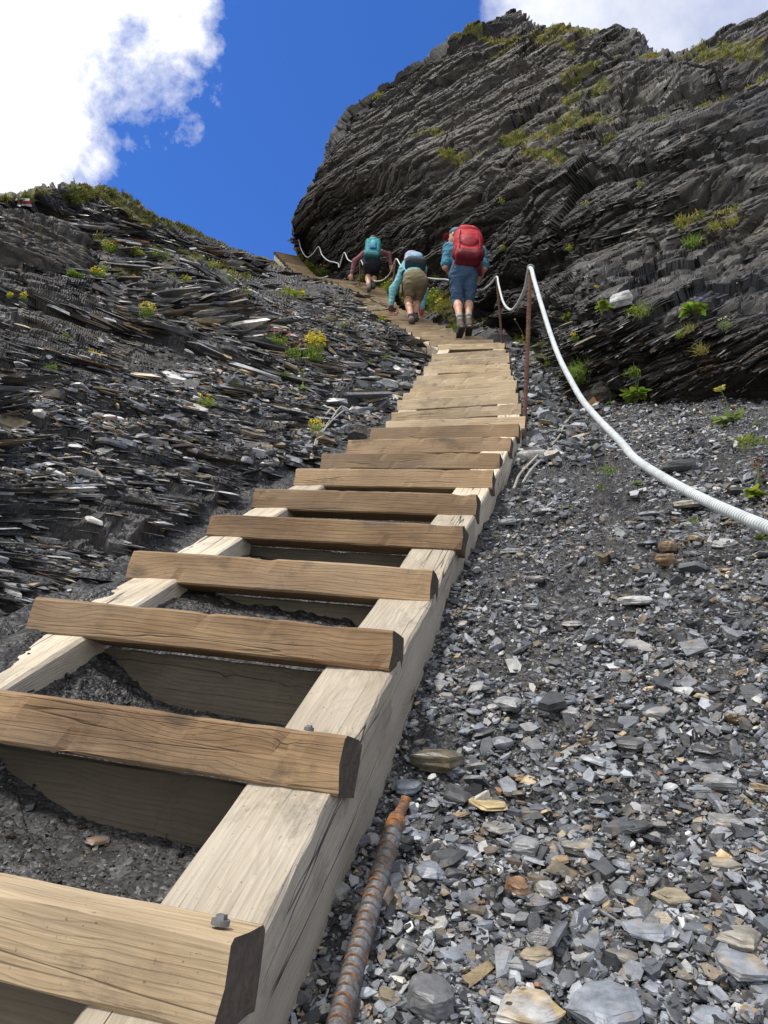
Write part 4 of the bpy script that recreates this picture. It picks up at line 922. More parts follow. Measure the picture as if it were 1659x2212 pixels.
# painted waymark on the rock
def paint_patch(x0, x1, yl, yr, hgt, seed, mat, parent, name, off):
    nx, ny = 16, 5; xs = np.linspace(x0, x1, nx); vs = []
    for j in range(ny):
        for i, x in enumerate(xs):
            f_ = i/(nx-1); y = yl+(yr-yl)*f_+hgt*(j/(ny-1))+(1.1*(_h(np.array(i), np.array(j), np.array(seed))-.5) if j in (0, ny-1) else 0)
            xx = x+(1.6*(_h(np.array(i), np.array(j), np.array(seed+3))-.5) if i in (0, nx-1) else 0)
            p, nrm = zb.at(xx, y); d = pix(p)[2]; vs.append((xx, y, d))
    vs = np.array(vs).reshape(ny, nx, 3); dm = vs[..., 2]
    for _ in range(3): dm[1:-1, 1:-1] = np.minimum(dm[1:-1, 1:-1], (dm[2:, 1:-1]+dm[:-2, 1:-1]+dm[1:-1, 2:]+dm[1:-1, :-2])/4)
    w = P(vs[..., 0], vs[..., 1], np.minimum(dm, np.median(dm)+.02)-off).reshape(-1, 3)
    ob = obj(name, mesh(name, w-np.array(parent.location), gridq(nx, ny), mat, True), parent); return ob
WP, RP = simple('white_paint', (.62, .62, .58), .7, 0, .5, 40., .35), simple('red_paint', (.42, .025, .03), .65, 0, .5, 40., .35)
wp, _ = zb.at(50, 438)
root = empty('trail_marker', wp, 'red stripe between two white stripes painted on dark rock at the far left', 'trail marker')
paint_patch(34, 64, 428, 429, 5, 1, WP, root, 'white_stripe', .03); paint_patch(37, 67, 433.5, 435, 5.5, 2, RP, root, 'red_stripe', .034); paint_patch(37, 69, 440, 441, 5, 3, WP, root, 'white_stripe', .03)
# ------------------------------------------------------------------ grass and flowers
def leaf_mat():
    n = NT('foliage'); c = n.attr('m'); v = n.noise(n.oc(), 60., 3.)
    c = n.mix(1., c, n.ramp(v, (.3, .7), (.7, 1.25)), 'MULTIPLY')
    d = n.n('ShaderNodeBsdfPrincipled', {'Base Color': c, 'Roughness': .6, 'Specular IOR Level': .3})
    t = n.n('ShaderNodeBsdfTranslucent', {'Color': n.mix(1., c, (1.2, 1.25, .7), 'MULTIPLY')})
    m = n.n('ShaderNodeMixShader', {0: .35, 1: d.outputs[0], 2: t.outputs[0]}); n.t.links.new(m.outputs[0], n.out.inputs[0]); return n.mat
LEAF = leaf_mat()
r6 = np.random.default_rng(33)
UPW = np.array([0, 0, 1.])
def blades(base, dr, length, width, droop, col, seg=3, wide=False):
    """tapered strips, batch: base (n,3), dr (n,3) unit"""
    n = len(base); s = np.linspace(0, 1, seg+1); side = np.cross(dr, UPW)+1e-4; side /= np.linalg.norm(side, axis=1)[:, None]
    an = r6.uniform(0, np.pi, n)[:, None]; side = side*np.cos(an)+np.cross(dr, side)*np.sin(an) if not wide else side
    prof = (np.sin(np.pi*np.clip(s*.93+.05, 0, 1))**.7 if wide else (1-s)**.7+.02)
    c = base[:, None]+dr[:, None]*(length[:, None]*s)[..., None]-UPW*(droop[:, None]*length[:, None]*s**2)[..., None]
    o = side[:, None]*(width[:, None]*prof/2)[..., None]
    v = np.stack([c-o, c+o], 2).reshape(n, -1, 3)
    if wide: v[:, :, 2] += 0
    m = v.shape[1]; k = np.arange(seg); q = np.stack([2*k, 2*k+1, 2*k+3, 2*k+2], -1)
    qq = (np.arange(n)*m)[:, None, None]+q[None]
    cc = np.concatenate([np.repeat(col[:, None], m, 1), np.ones((n, m, 1))], -1)
    return v.reshape(-1, 3), qq.reshape(-1, 4), cc.reshape(-1, 4)
def discs(pos, nrm, rad, col, n=6):
    k = len(pos); a = np.cross(nrm, [.3, .1, .9]); a /= np.linalg.norm(a, axis=1)[:, None]; b_ = np.cross(nrm, a); th = np.arange(n*2)*np.pi/n
    rr = np.where(np.arange(n*2) % 2 == 0, 1., .55)
    rim = pos[:, None]+rad[:, None, None]*rr[None, :, None]*(np.cos(th)[None, :, None]*a[:, None]+np.sin(th)[None, :, None]*b_[:, None])+nrm[:, None]*(rad*.25)[:, None, None]
    v = np.concatenate([rim, pos[:, None]], 1); m = n*2+1; j = np.arange(n*2); t = np.stack([j, (j+1) % (n*2), np.full(n*2, n*2)], -1)
    tt = (np.arange(k)*m)[:, None, None]+t[None]; cc = np.concatenate([np.repeat(col[:, None], m, 1), np.ones((k, m, 1))], -1)
    return v.reshape(-1, 3), tt.reshape(-1, 3), cc.reshape(-1, 4)
GREENS = np.array([(.08,.15,.025),(.13,.22,.035),(.18,.27,.05),(.20,.23,.05)])
STRAW = 1.4*np.array([(.20,.18,.06),(.28,.23,.09),(.16,.16,.04),(.10,.12,.025)])
def rdir(n, spread, up=UPW):
    d = up[None]+spread*r6.normal(size=(n, 3)); d[:, 2] = np.abs(d[:, 2])+.12; return d/np.linalg.norm(d, axis=1)[:, None]
def rc(pal, n, j=.25): return pal[r6.integers(0, len(pal), n)]*r6.uniform(1-j, 1+j, (n, 1))
def grass_stuff(name, P_, N_, wt, nt_, per, lo, hi, pal, label):
    ix = r6.choice(len(wt), nt_, p=wt/wt.sum()); i2 = np.repeat(ix, per); n = len(i2)
    ln = np.repeat(r6.uniform(lo, hi, nt_), per)*r6.uniform(.5, 1.2, n)
    bs = P_[i2]+r6.normal(size=(n, 3))*(ln*.28)[:, None]-UPW*.02; dr = UPW*.75+N_[i2]*.55+.38*r6.normal(size=(n, 3)); dr /= np.linalg.norm(dr, axis=1)[:, None]
    tc = np.repeat(rc(pal, nt_, .3), per, 0)*r6.uniform(.7, 1.25, (n, 1))
    v, q, c = blades(bs, dr, ln, ln*.11+.004, r6.uniform(.1, .7, n), tc, 2)
    o = obj(name, mesh(name, v, q, LEAF, False, {'m': c})); tag(o, label, None, None, 'stuff')
OLIVE = np.array([(.17,.19,.045),(.24,.22,.06),(.32,.27,.09),(.13,.17,.035)])
wR = np.clip(grass_r[:MB_].ravel(), 0, 1)**1.5*rD**1.0; wR = wR*(rY > -60)
wR *= np.clip(.6+1.5*fbm(np.stack([rX/22., rY/12., rX*0], -1), 3, 61), 0, 1)
grass_stuff('grass', Pr, Nr, wR, 9500, 20, .03, .085, np.concatenate([OLIVE, OLIVE*.7, STRAW*.8])*1.1, 'tufts of olive and straw grass along the ledges of the cliff')
wG = np.clip(grs, 0, 1)**1.5*gD; grass_stuff('grass', Pg, Ng, wG*(gX > -50)*np.clip(.2+1.6*fbm(np.stack([gX/16., gY/8., gX*0], -1), 3, 62), 0, 1), 2200, 18, .025, .065, OLIVE*.6, 'olive grass along the ridge above the left bank')
YEL = np.array([(.62,.50,.02),(.70,.58,.03),(.55,.42,.01)]); VIO = np.array([(.22,.20,.55),(.30,.25,.6)]); WHT = np.array([(.6,.6,.5)]); PINK = np.array([(.45,.16,.18)]); PYEL = np.array([(.5,.45,.16)])
def bits(name, me, root): o = obj(name, me, root); o['kind'] = 'stuff'; return o
def plant(x, y, wpx, hpx, kind, label, pal=GREENS, fl=None, nf=0, stalks=(), name='flowering_plant', cat='plant', dens=1.):
    """x, y: foot of the plant on the photograph"""
    p, nrm = zb.at(x, y); d = pix(p)[2]; p = CAM+(p-CAM)*(1-min(.012+.05/d, .03)); w_, h_ = wpx*d/F, hpx*d/F
    root = empty(name, p, label, cat); U = norm(UPW*.8+nrm*.4)
    if kind == 'tuft':
        n = int(90*dens); bs = r6.normal(size=(n, 3))*np.array([w_*.16, w_*.16, .004]); dr = rdir(n, .45, U)
        v, q, c = blades(bs, dr, h_*r6.uniform(.5, 1.15, n), np.full(n, max(.0035, w_*.02)), r6.uniform(.1, .8, n), rc(pal, n), 3)
        bits('blades', mesh('blades', v, q, LEAF, False, {'m': c}), root)
    elif kind == 'cushion':
        n = int(260*dens); a = r6.uniform(0, 2*np.pi, n); rr = np.sqrt(r6.uniform(0, 1, n)); lob = .75+.35*np.sin(a*3+r6.uniform(0, 6))
        bs = np.stack([np.cos(a)*rr*w_*.5*lob, np.sin(a)*rr*w_*.4*lob, h_*.65*(1-rr**2)*r6.uniform(.2, 1, n)], -1)
        dr = rdir(n, .6, U); sz_ = max(w_*.09, .006)
        v, q, c = blades(bs, dr, sz_*r6.uniform(.6, 1.6, n), sz_*.42*r6.uniform(.7, 1.2, n), r6.uniform(.1, .6, n), rc(pal, n, .4), 2, True)
        bits('leaves', mesh('leaves', v, q, LEAF, False, {'m': c}), root)
    else:      # rosette of broad leaves
        n = int(26*dens); a = r6.uniform(0, 2*np.pi, n); el = r6.uniform(.15, 1.1, n)
        dr = np.stack([np.cos(a)*np.cos(el), np.sin(a)*np.cos(el), np.sin(el)], -1); ln = w_*.55*r6.uniform(.6, 1.1, n)
        v, q, c = blades(r6.normal(size=(n, 3))*.08*w_*np.array([1, 1, .2]), dr, ln, ln*r6.uniform(.34, .5, n), r6.uniform(.2, .55, n), rc(pal, n, .3), 6, True)
        bits('leaves', mesh('leaves', v, q, LEAF, False, {'m': c}), root)
    if fl is not None and nf:
        a = r6.uniform(0, 2*np.pi, nf); rr = np.sqrt(r6.uniform(0, 1, nf)); ps = np.stack([np.cos(a)*rr*w_*.45, np.sin(a)*rr*w_*.36, h_*(.55+.55*r6.uniform(0, 1, nf)*(1-.6*rr**2))], -1)
        nr = UPW*.5-dirW([0, 0, 1])*.6+.5*r6.normal(size=(nf, 3)); nr /= np.linalg.norm(nr, axis=1)[:, None]
        v, t, c = discs(ps, nr, np.full(nf, max(w_*.055, .007))*r6.uniform(.7, 1.2, nf), rc(fl, nf))
        bits('flowers', mesh('flowers', v, t, LEAF, False, {'m': c}), root)
        v, q, c = blades(ps*np.array([.7, .7, .0]), norm(UPW)[None]+(ps*np.array([.3, .3, 0]))/(ps[:, 2:]+1e-3), ps[:, 2], np.full(nf, max(.002, w_*.012)), np.zeros(nf), rc(GREENS, nf), 2)
        bits('stems', mesh('stems', v, q, LEAF, False, {'m': c}), root)
    for (sx, sy, fc, fs) in stalks:
        tip = P(sx, sy, d*.995)-p; m = MB(); pth = spline(np.array([[0, 0, 0], tip*.5+np.array([.01, 0, .01]), tip]), 10)
        tv, tq, tt = tube(pth, max(.0022, .8*d/F), 6); m.add(tv, tq, tt, a=(.10, .14, .04, 1)); m.obj('stem', LEAF, root, True)
        k = 14; nr = norm(UPW*.8-dirW([0, 0, 1])*.5)[None]+.4*r6.normal(size=(k, 3)); nr /= np.linalg.norm(nr, axis=1)[:, None]
        v, t, c = discs(tip+r6.normal(size=(k, 3))*fs*.35*np.array([1, 1, .5]), nr, np.full(k, fs*.45), rc(fc, k)); obj('flower_head', mesh('flower_head', v, t, LEAF, False, {'m': c}), root)
    return root
DG = GREENS*.8; PALEG = 1.4*np.array([(.14,.17,.09),(.18,.21,.12),(.12,.16,.07)])
YG = np.array([(.24,.30,.045),(.30,.33,.06),(.19,.26,.035)])
plant(676,778,54,72,'cushion','tall dense clump of bright yellow flowers on the left bank',YG,YEL,170)
plant(640,770,60,50,'cushion','leafy green plant directly left of the tall yellow clump',GREENS,PINK,18)
plant(595,745,70,46,'cushion','wide leafy green patch with faded pink heads on the left bank',GREENS,PINK,16)
plant(682,945,40,42,'cushion','yellow flower bunch beside the twisted grey wire',YG,YEL,60)
plant(444,876,46,32,'cushion','low yellow-green cushion plant alone on the lower left bank',YG,YEL,14)
plant(315,680,44,30,'cushion','round cushion with yellow top on a smooth slab of the left bank',DG,YEL,60)
plant(196,780,46,26,'cushion','pale yellowish plant on shingle at the left',YG,YEL,20)
plant(206,596,40,18,'cushion','yellow flower patch at the foot of the left rock outcrop',GREENS,YEL,60)
plant(158,594,46,10,'cushion','flat green patch under the left rock outcrop',GREENS)
plant(222,588,26,26,'cushion','white flowering plant right of the left rock outcrop',GREENS,WHT,20)
plant(233,532,34,14,'cushion','small strip of yellow flowers right above the rock outcrop',GREENS,YEL,40)
plant(292,548,40,12,'cushion','yellow-flecked green strip below the dark rock band',YG,YEL,22)
plant(345,552,60,14,'cushion','long green mat below the dark rock band',GREENS)
plant(460,575,34,16,'cushion','yellow-green plant high on the left bank below the ridge',YG,YEL,20)
plant(403,604,28,12,'cushion','small yellow cushion above two slabs high on the left bank',YG,YEL,24)
plant(371,598,20,22,'cushion','pale green sprig left of a small yellow cushion',PALEG)
plant(420,632,36,14,'cushion','bright green mat high in the middle of the left bank',GREENS)
plant(433,684,40,18,'cushion','dark green mound with pale leaves on the left bank',DG)
plant(380,644,18,18,'cushion','small yellow-green tuft near the mid left bank',YG,YEL,18)
plant(498,602,36,14,'cushion','green mat just below the ridge, nearer the stairs',GREENS)
plant(632,638,56,14,'cushion','low green mat on the crest below the upper stairs',YG,YEL,18)
plant(530,628,20,12,'cushion','little yellow cushion left of the crest mat',YG,YEL,14)
plant(514,834,26,24,'rosette','small leaf rosette with dry stalks on the left bank',GREENS)
plant(652,842,34,28,'rosette','larger leaf rosette with upright dry stalks beside the middle treads',PALEG,None,0,((655,800,PYEL,.012),(648,806,PYEL,.012)))
plant(616,810,34,14,'cushion','dark green moss cushion on the left bank',DG)
plant(832,772,30,22,'cushion','bright yellow-green plant on the slab left of the far treads',YG)
plant(794,782,20,16,'cushion','small green tuft left of the far treads',GREENS)
plant(826,692,22,14,'cushion','yellow flowers on the crest beside the bending hiker',YG,YEL,20)
plant(745,704,24,16,'cushion','green cushion with white flowers on the mound',PALEG,WHT,18)
plant(710,692,26,14,'cushion','reddish pink plant on the mound',GREENS,PINK,20)
plant(112,796,34,14,'cushion','small green plant at the far left of the bank',GREENS)
plant(140,728,22,12,'cushion','tiny green plant above the pale shingle plant',GREENS)
plant(48,645,20,14,'cushion','yellow flower cluster at the far left, right one of two',YG,YEL,16)
plant(24,645,14,12,'cushion','yellow flower cluster at the far left, left one of two',YG,YEL,18)
# right side
plant(1256,812,64,56,'tuft','bright green grass tuft at the base of the right rock face',GREENS*1.1,None,0,name='grass_tuft',cat='grass tuft',dens=2.2)
plant(1258,828,50,16,'cushion','dark mossy cushion under the bright green tuft',DG,VIO,18)
plant(1372,852,66,50,'rosette','big leafy plant with yellow blooms on tall stems by the rock face',GREENS*1.2,None,0,((1364,763,YEL,.03),(1380,776,YEL,.014),(1355,806,YEL,.012),(1372,806,YEL,.012)),dens=1.5)
plant(1376,820,44,40,'cushion','ferny green plant growing behind the big leafy plant',GREENS)
plant(1575,910,66,40,'rosette','broad leaf rosette with one tall pale yellow flower at right',PALEG*1.1,None,0,((1556,840,PYEL,.034),),dens=1.2)
plant(1632,918,26,34,'rosette','single small plant with a broad leaf right of the rosette',PALEG,dens=.35)
plant(1318,872,24,22,'rosette','small plant with one yellow flower left of the big leafy plant',GREENS,None,0,((1311,829,YEL,.024),))
plant(1243,734,26,20,'cushion','yellow flower cluster on the dark rock behind the cable',GREENS,YEL,26)
plant(1306,662,44,22,'rosette','leafy plant left of the whitish boulder',GREENS*1.1,None,0,((1290,620,YEL,.02),))
plant(1362,668,30,14,'rosette','leaves growing at the right of the whitish boulder',GREENS)
plant(1381,676,54,40,'tuft','drooping yellow-green grass tuft right of the whitish boulder',np.concatenate([GREENS, STRAW]),None,0,name='grass_tuft',cat='grass tuft',dens=1.6)
plant(1503,668,56,24,'rosette','leafy plant with violet flowers on the right ledge',GREENS*1.1,VIO,18,dens=1.6)
plant(1566,706,34,28,'cushion','grey-green plant with whitish spikes on the right rock',PALEG,WHT,14)
plant(1516,762,38,36,'tuft','dry straw grass tuft on the right rock face',STRAW,None,0,name='grass_tuft',cat='grass tuft')
plant(1490,712,36,26,'tuft','thin dry tuft above the straw tuft on the right rock',STRAW,None,0,name='grass_tuft',cat='grass tuft',dens=.7)
plant(1471,728,22,22,'tuft','small green tuft left of the thin dry tuft',GREENS,None,0,name='grass_tuft',cat='grass tuft',dens=.7)
plant(1494,524,56,28,'tuft','bright green tuft on the ledge high at right',GREENS*1.2,None,0,name='grass_tuft',cat='grass tuft',dens=1.6)
plant(1546,494,36,30,'tuft','pale yellow spiky plant high at right, left one of two',STRAW*1.1,None,0,name='grass_tuft',cat='grass tuft',dens=1.3)
plant(1582,484,40,32,'tuft','pale yellow spiky plant high at right, right one of two',STRAW*1.1,None,0,name='grass_tuft',cat='grass tuft',dens=1.3)
plant(1228,686,30,18,'rosette','leafy plant on the rock between cable and whitish boulder',GREENS)
plant(1618,962,74,40,'cushion','low spreading green plant near the right edge of the scree',YG,None,0)
plant(1313,1018,50,20,'cushion','small bright green plant growing in the scree under the cable',GREENS*1.2)
plant(1376,1046,22,16,'rosette','tiny green seedling in the scree right of the bright green plant',GREENS)
plant(1298,1056,22,22,'cushion','little green sprig in the scree below the bright green plant',GREENS)
plant(1230,1094,14,12,'rosette','tiny seedling in the scree closest to the stairs',GREENS)
plant(1498,1128,30,16,'tuft','small dry green tuft on the broad tan slab',np.concatenate([GREENS, STRAW]),None,0,name='grass_tuft',cat='grass tuft',dens=.5)
plant(1632,1160,34,24,'rosette','dark green leaves just under the cable at the right edge',DG)
plant(1625,1062,50,26,'rosette','rounded leaves with reddish seed stalks at the right edge',YG,None,0,((1636,992,PINK*.6,.014),(1632,1005,PINK*.6,.014),(1640,1018,PINK*.6,.014),(1648,1030,PINK*.6,.012)))
plant(1137,742,40,26,'rosette','leafy green plant at the foot of the thin post',GREENS*1.1,YEL,3,((1112,690,YEL,.02),),dens=1.4)
plant(1176,750,40,30,'cushion','violet and yellow flowering plant right of the tallest post',GREENS,VIO,14)
plant(1185,790,24,30,'cushion','green plant hanging from the rock right of the tallest post',GREENS,YEL,18)
plant(940,640,40,36,'cushion','violet flowering plant between the hikers in blue and in olive shorts',GREENS,VIO,16)
plant(958,690,60,50,'cushion','bushy green plant with yellow flowers left of the red-pack hiker',GREENS*1.1,YEL,16,dens=1.6)
plant(930,660,40,40,'cushion','bushy green plant right of the olive shorts',GREENS,YEL,14)
plant(985,712,44,26,'cushion','green plant at the edge of the steps left of the boots',GREENS)
plant(943,606,34,18,'tuft','grass tuft on the cliff foot above the violet plant',GREENS*1.2,None,0,name='grass_tuft',cat='grass tuft')
plant(838,622,40,26,'cushion','green plant at the cliff foot right of the teal-pack hiker',YG,YEL,14)
plant(862,634,30,26,'cushion','green plant behind the bending hiker',GREENS)
plant(672,582,44,26,'cushion','green fringe at the right of the topmost steps',YG,YEL,18)
plant(700,592,36,20,'cushion','green fringe below the cable loops',GREENS,YEL,14)
plant(1084,436,16,12,'cushion','yellow flower dot on the cliff above the red pack',GREENS,YEL,16)
plant(1262,444,16,12,'cushion','yellow flowers on the cliff, above right of the tall post',GREENS,YEL,14)
plant(1230,538,22,18,'cushion','yellowish plant on the cliff between tall post and ledge',YG,YEL,18)
plant(1384,402,20,20,'cushion','pale green sprig high on the dark cliff',YG)
plant(1086,540,18,18,'cushion','yellow flowers on the rock right of the red pack',GREENS,YEL,18)
# ------------------------------------------------------------------ hikers: smooth surfaces grown round joints
class SDF:
    def __init__(s, k=.03): s.k = k; s.pr = []
    def cap(s, a, b, ra, rb, flat=1., k=None): s.pr.append(('c', np.array(a, float), np.array(b, float), ra, rb, k)); return s
    def ell(s, c, r, R=None, k=None): s.pr.append(('e', np.array(c, float), np.array(r, float), np.eye(3) if R is None else np.array(R), 0, k)); return s
    def box(s, c, h, R=None, r=.03, k=None): s.pr.append(('b', np.array(c, float), np.array(h, float), np.eye(3) if R is None else np.array(R), r, k)); return s
    def bounds(s):
        lo = []; hi = []
        for p in s.pr:
            if p[0] == 'c': m = max(p[3], p[4]); lo.append(np.minimum(p[1], p[2])-m); hi.append(np.maximum(p[1], p[2])+m)
            else:
                m = np.abs(p[3].T)@p[2]; lo.append(p[1]-m); hi.append(p[1]+m)
        return np.array(lo), np.array(hi)
    def grow(s, h, noise=0., nf=14., cuts=(), seed=0):
        lo, hi = s.bounds(); pad = 3*h+.02; L, H = lo.min(0)-pad, hi.max(0)+pad
        n = np.ceil((H-L)/h).astype(int)+1; f = np.full(n, 1e3)
        for (l, g, p) in zip(lo, hi, s.pr):
            k = p[5] if p[5] is not None else s.k
            a = np.clip(((l-k-pad-L)/h).astype(int), 0, n); b = np.clip(((g+k+pad-L)/h).astype(int)+2, 0, n)
            ax = [L[i]+h*np.arange(a[i], b[i]) for i in range(3)]
            X, Y, Z = np.meshgrid(*ax, indexing='ij'); Q = np.stack([X, Y, Z], -1)
            if p[0] == 'c':
                ba = p[2]-p[1]; t = np.clip(((Q-p[1])@ba)/(ba@ba+1e-12), 0, 1)
                d = np.linalg.norm(Q-p[1]-t[..., None]*ba, axis=-1)-(p[3]+(p[4]-p[3])*t)
            elif p[0] == 'e':
                q = (Q-p[1])@p[3].T; k0 = np.linalg.norm(q/p[2], axis=-1); k1 = np.linalg.norm(q/p[2]**2, axis=-1); d = k0*(k0-1)/(k1+1e-9)
                d = np.where(k0 < .05, -p[2].min(), d)
            else:
                q = np.abs((Q-p[1])@p[3].T)-(p[2]-p[4]); d = np.linalg.norm(np.maximum(q, 0), axis=-1)+np.minimum(q.max(-1), 0)-p[4]
            sl = tuple(slice(a[i], b[i]) for i in range(3)); o = f[sl]; hh = np.maximum(k-np.abs(o-d), 0)/max(k, 1e-6); f[sl] = np.minimum(o, d)-hh*hh*k/4
        if noise or cuts:
            ax = [L[i]+h*np.arange(n[i]) for i in range(3)]; Q = np.stack(np.meshgrid(*ax, indexing='ij'), -1)
            if noise:
                m = np.abs(f) < .06; qq = (Q[m]-L)*np.array([nf*.75, nf*.75, nf*1.7]); f[m] += noise*(.6*fbm(qq, 3, seed)+.9*np.abs(fbm(qq*.8+9, 2, seed+4))-.22)
            for (c, nr) in cuts: f = np.maximum(f, (Q-np.array(c))@norm(np.array(nr, float)))
        return surfnet(f, L, h)
def surfnet(f, L, h):
    s = f < 0; nx, ny, nz = f.shape; cs = (nx-1, ny-1, nz-1)
    cnt = np.zeros(cs); acc = np.zeros(cs+(3,)); corners = [(i, j, k) for i in (0, 1) for j in (0, 1) for k in (0, 1)]
    def sub(A, c): return A[c[0]:c[0]+cs[0], c[1]:c[1]+cs[1], c[2]:c[2]+cs[2]]
    for ax in range(3):
        for c in corners:
            if c[ax]: continue
            c2 = list(c); c2[ax] = 1; a, b = sub(f, c), sub(f, c2); m = (a < 0) != (b < 0)
            t = np.where(m, a/np.where(m, a-b, 1), 0)
            for d in range(3): acc[..., d] += np.where(m, (t if d == ax else c[d]), 0)
            cnt += m
    act = cnt > 0; idx = np.full(cs, -1); idx[act] = np.arange(act.sum())
    v = (np.argwhere(act)+acc[act]/cnt[act][:, None])*h+L; Q = []
    for ax in range(3):
        o = [i for i in range(3) if i != ax]
        sl1 = [slice(None)]*3; sl2 = [slice(None)]*3; sl1[ax] = slice(0, -1); sl2[ax] = slice(1, None)
        A, B = s[tuple(sl1)], s[tuple(sl2)]; e = np.argwhere(A != B); e = e[(e[:, o[0]] > 0) & (e[:, o[1]] > 0) & (e[:, o[0]] < cs[o[0]]) & (e[:, o[1]] < cs[o[1]])]
        def g(d0, d1): q = e.copy(); q[:, o[0]] -= d0; q[:, o[1]] -= d1; return idx[q[:, 0], q[:, 1], q[:, 2]]
        q = np.stack([g(1, 1), g(0, 1), g(0, 0), g(1, 0)], -1); ins = A[tuple(e.T)]
        if ax == 1: ins = ~ins
        q[~ins] = q[~ins][:, ::-1]; Q.append(q)
    return v, np.concatenate(Q)
def cloth(name, col, rough=.85, bs=25., var=.18, bump=.25):
    return simple(name, col, rough, 0., bump, bs, var, .25)
def skin_mat():
    n = NT('skin'); v = n.noise(n.oc(), 22., 4.); c = n.ramp(v, (.3, (.46, .24, .165)), (.7, (.60, .36, .27)))
    return n.bsdf(c, .55, None, 0, .4, **{'Subsurface Weight': .08, 'Subsurface Radius': (.02, .008, .004), 'Subsurface Scale': .3})
SKIN = skin_mat(); BOOTM = cloth('boot_leather', (.13, .11, .095), .8); SOLE = simple('boot_sole', (.02, .02, .02), .8, 0, .6, 90.); SOCKG = cloth('grey_sock', (.32, .33, .34)); SOCKD = cloth('dark_sock', (.03, .035, .05))
HAIR = cloth('hair', (.09, .06, .04), .7, 60., .4); EYE = simple('eye', (.03, .02, .015), .2)
XR, YF, ZU = np.array([1., 0, 0]), np.array([0, 1., 0]), np.array([0, 0, 1.])
class Person:
    def __init__(s, foot, label, name='person', h=.0075):
        s.base = P(*foot); s.Y0 = s.base[1]; s.h = h; s.root = None; s.label = label; s.b = SDF(.035)
        s.skin = s.b
    def J(s, x, y, fo=0.):
        r = dirW(ray(x, y)); return CAM+r*((s.Y0+fo)/r[1])
    def part(s, name, sdf, mat, smooth=True, parent=None, h=None, **kw):
        v, q = sdf.grow(h or s.h, **kw); o = obj(name, mesh(name, v-s.base, q, mat, smooth), parent or s.root); return o
    def start(s, **kw):
        v, q = s.b.grow(s.h, **kw); me = mesh('person', v-s.base, q, SKIN, True)
        s.root = bpy.data.objects.new('person', me); s.root.location = tuple(s.base); link(s.root); tag(s.root, s.label, 'person'); return s.root
    def limb(s, pts, rad, k=.03):
        for a, b, ra, rb in zip(pts[:-1], pts[1:], rad[:-1], rad[1:]): s.b.cap(a, b, ra, rb, k=k)
    def hand(s, wrist, fwd, palm, side, curl=.5, sc=1.):
        """palm: direction the palm faces; side: +1 thumb towards cross(fwd, palm)"""
        f = norm(fwd); p = perp(palm, f); a = np.cross(f, p)*side
        R_ = np.stack([a, f, p]); c = wrist+f*.045*sc
        s.b.ell(c, (.041*sc, .052*sc, .017*sc), R_, k=.015); s.b.cap(wrist-f*.01, c, .026*sc, .022*sc, k=.02)
        for i, (off, ln) in enumerate(zip((.031, .0105, -.0105, -.031), (.072, .080, .074, .058))):
            o = wrist+f*(.085-.006*abs(i-1.2))*sc+a*off*sc; ln *= sc
            d1 = norm(f*math.cos(curl*.7)+p*math.sin(curl*.7)+a*off*3); m1 = o+d1*ln*.5
            d2 = norm(f*math.cos(curl*1.9)+p*math.sin(curl*1.9)+a*off*2); m2 = m1+d2*ln*.5
            s.b.cap(o-f*.02, m1, .0095*sc, .0088*sc, k=.006); s.b.cap(m1, m2, .0088*sc, .0078*sc, k=.006)
        o = wrist+f*.03*sc+a*.034*sc; d1 = norm(a*.75+f*.7+p*.25); m1 = o+d1*.036*sc; m2 = m1+norm(f*.9+a*.15+p*.45)*.032*sc
        s.b.cap(o, m1, .0125*sc, .0105*sc, k=.01); s.b.cap(m1, m2, .0105*sc, .0085*sc, k=.006)
    def head(s, c, face, up_):
        f = norm(face); u_ = perp(up_, f); a = np.cross(f, u_); R_ = np.stack([a, f, u_])
        s.b.ell(c+u_*.03, (.077, .096, .10), R_, k=.03); s.b.ell(c-u_*.045+f*.025, (.058, .068, .075), R_, k=.04)
        s.b.cap(c+f*.092+u_*.012, c+f*.115-u_*.022, .011, .014, k=.015); s.b.ell(c+f*.088-u_*.062, (.026, .012, .010), R_, k=.01)
        s.b.ell(c+f*.075-u_*.10, (.026, .022, .02), R_, k=.03); s.b.cap(c+f*.088+u_*.036-a*.035, c+f*.088+u_*.036+a*.035, .012, .012, k=.02)
        for q in (-1, 1): s.b.ell(c+a*q*.078-u_*.012-f*.005, (.010, .019, .032), R_, k=.008)
        s.hc, s.hf, s.hu, s.ha, s.hR = c, f, u_, a, R_
    def face_bits(s):
        for q in (-1, 1):
            e = SDF(.002).ell(s.hc+s.ha*q*.032+s.hf*.089+s.hu*.012, (.011, .008, .007), s.hR); s.part('eye', e, EYE, h=.003)
    def hair(s, mat=HAIR, drop=.05):
        g = SDF(.02).ell(s.hc+s.hu*.035-s.hf*.012, (.087, .10, .105), s.hR).ell(s.hc-s.hf*.045-s.hu*.03, (.072, .06, .07), s.hR)
        s.part('hair', g, mat, noise=.006, nf=40., cuts=[(s.hc+s.hf*.055, s.hf+s.hu*-.55)])
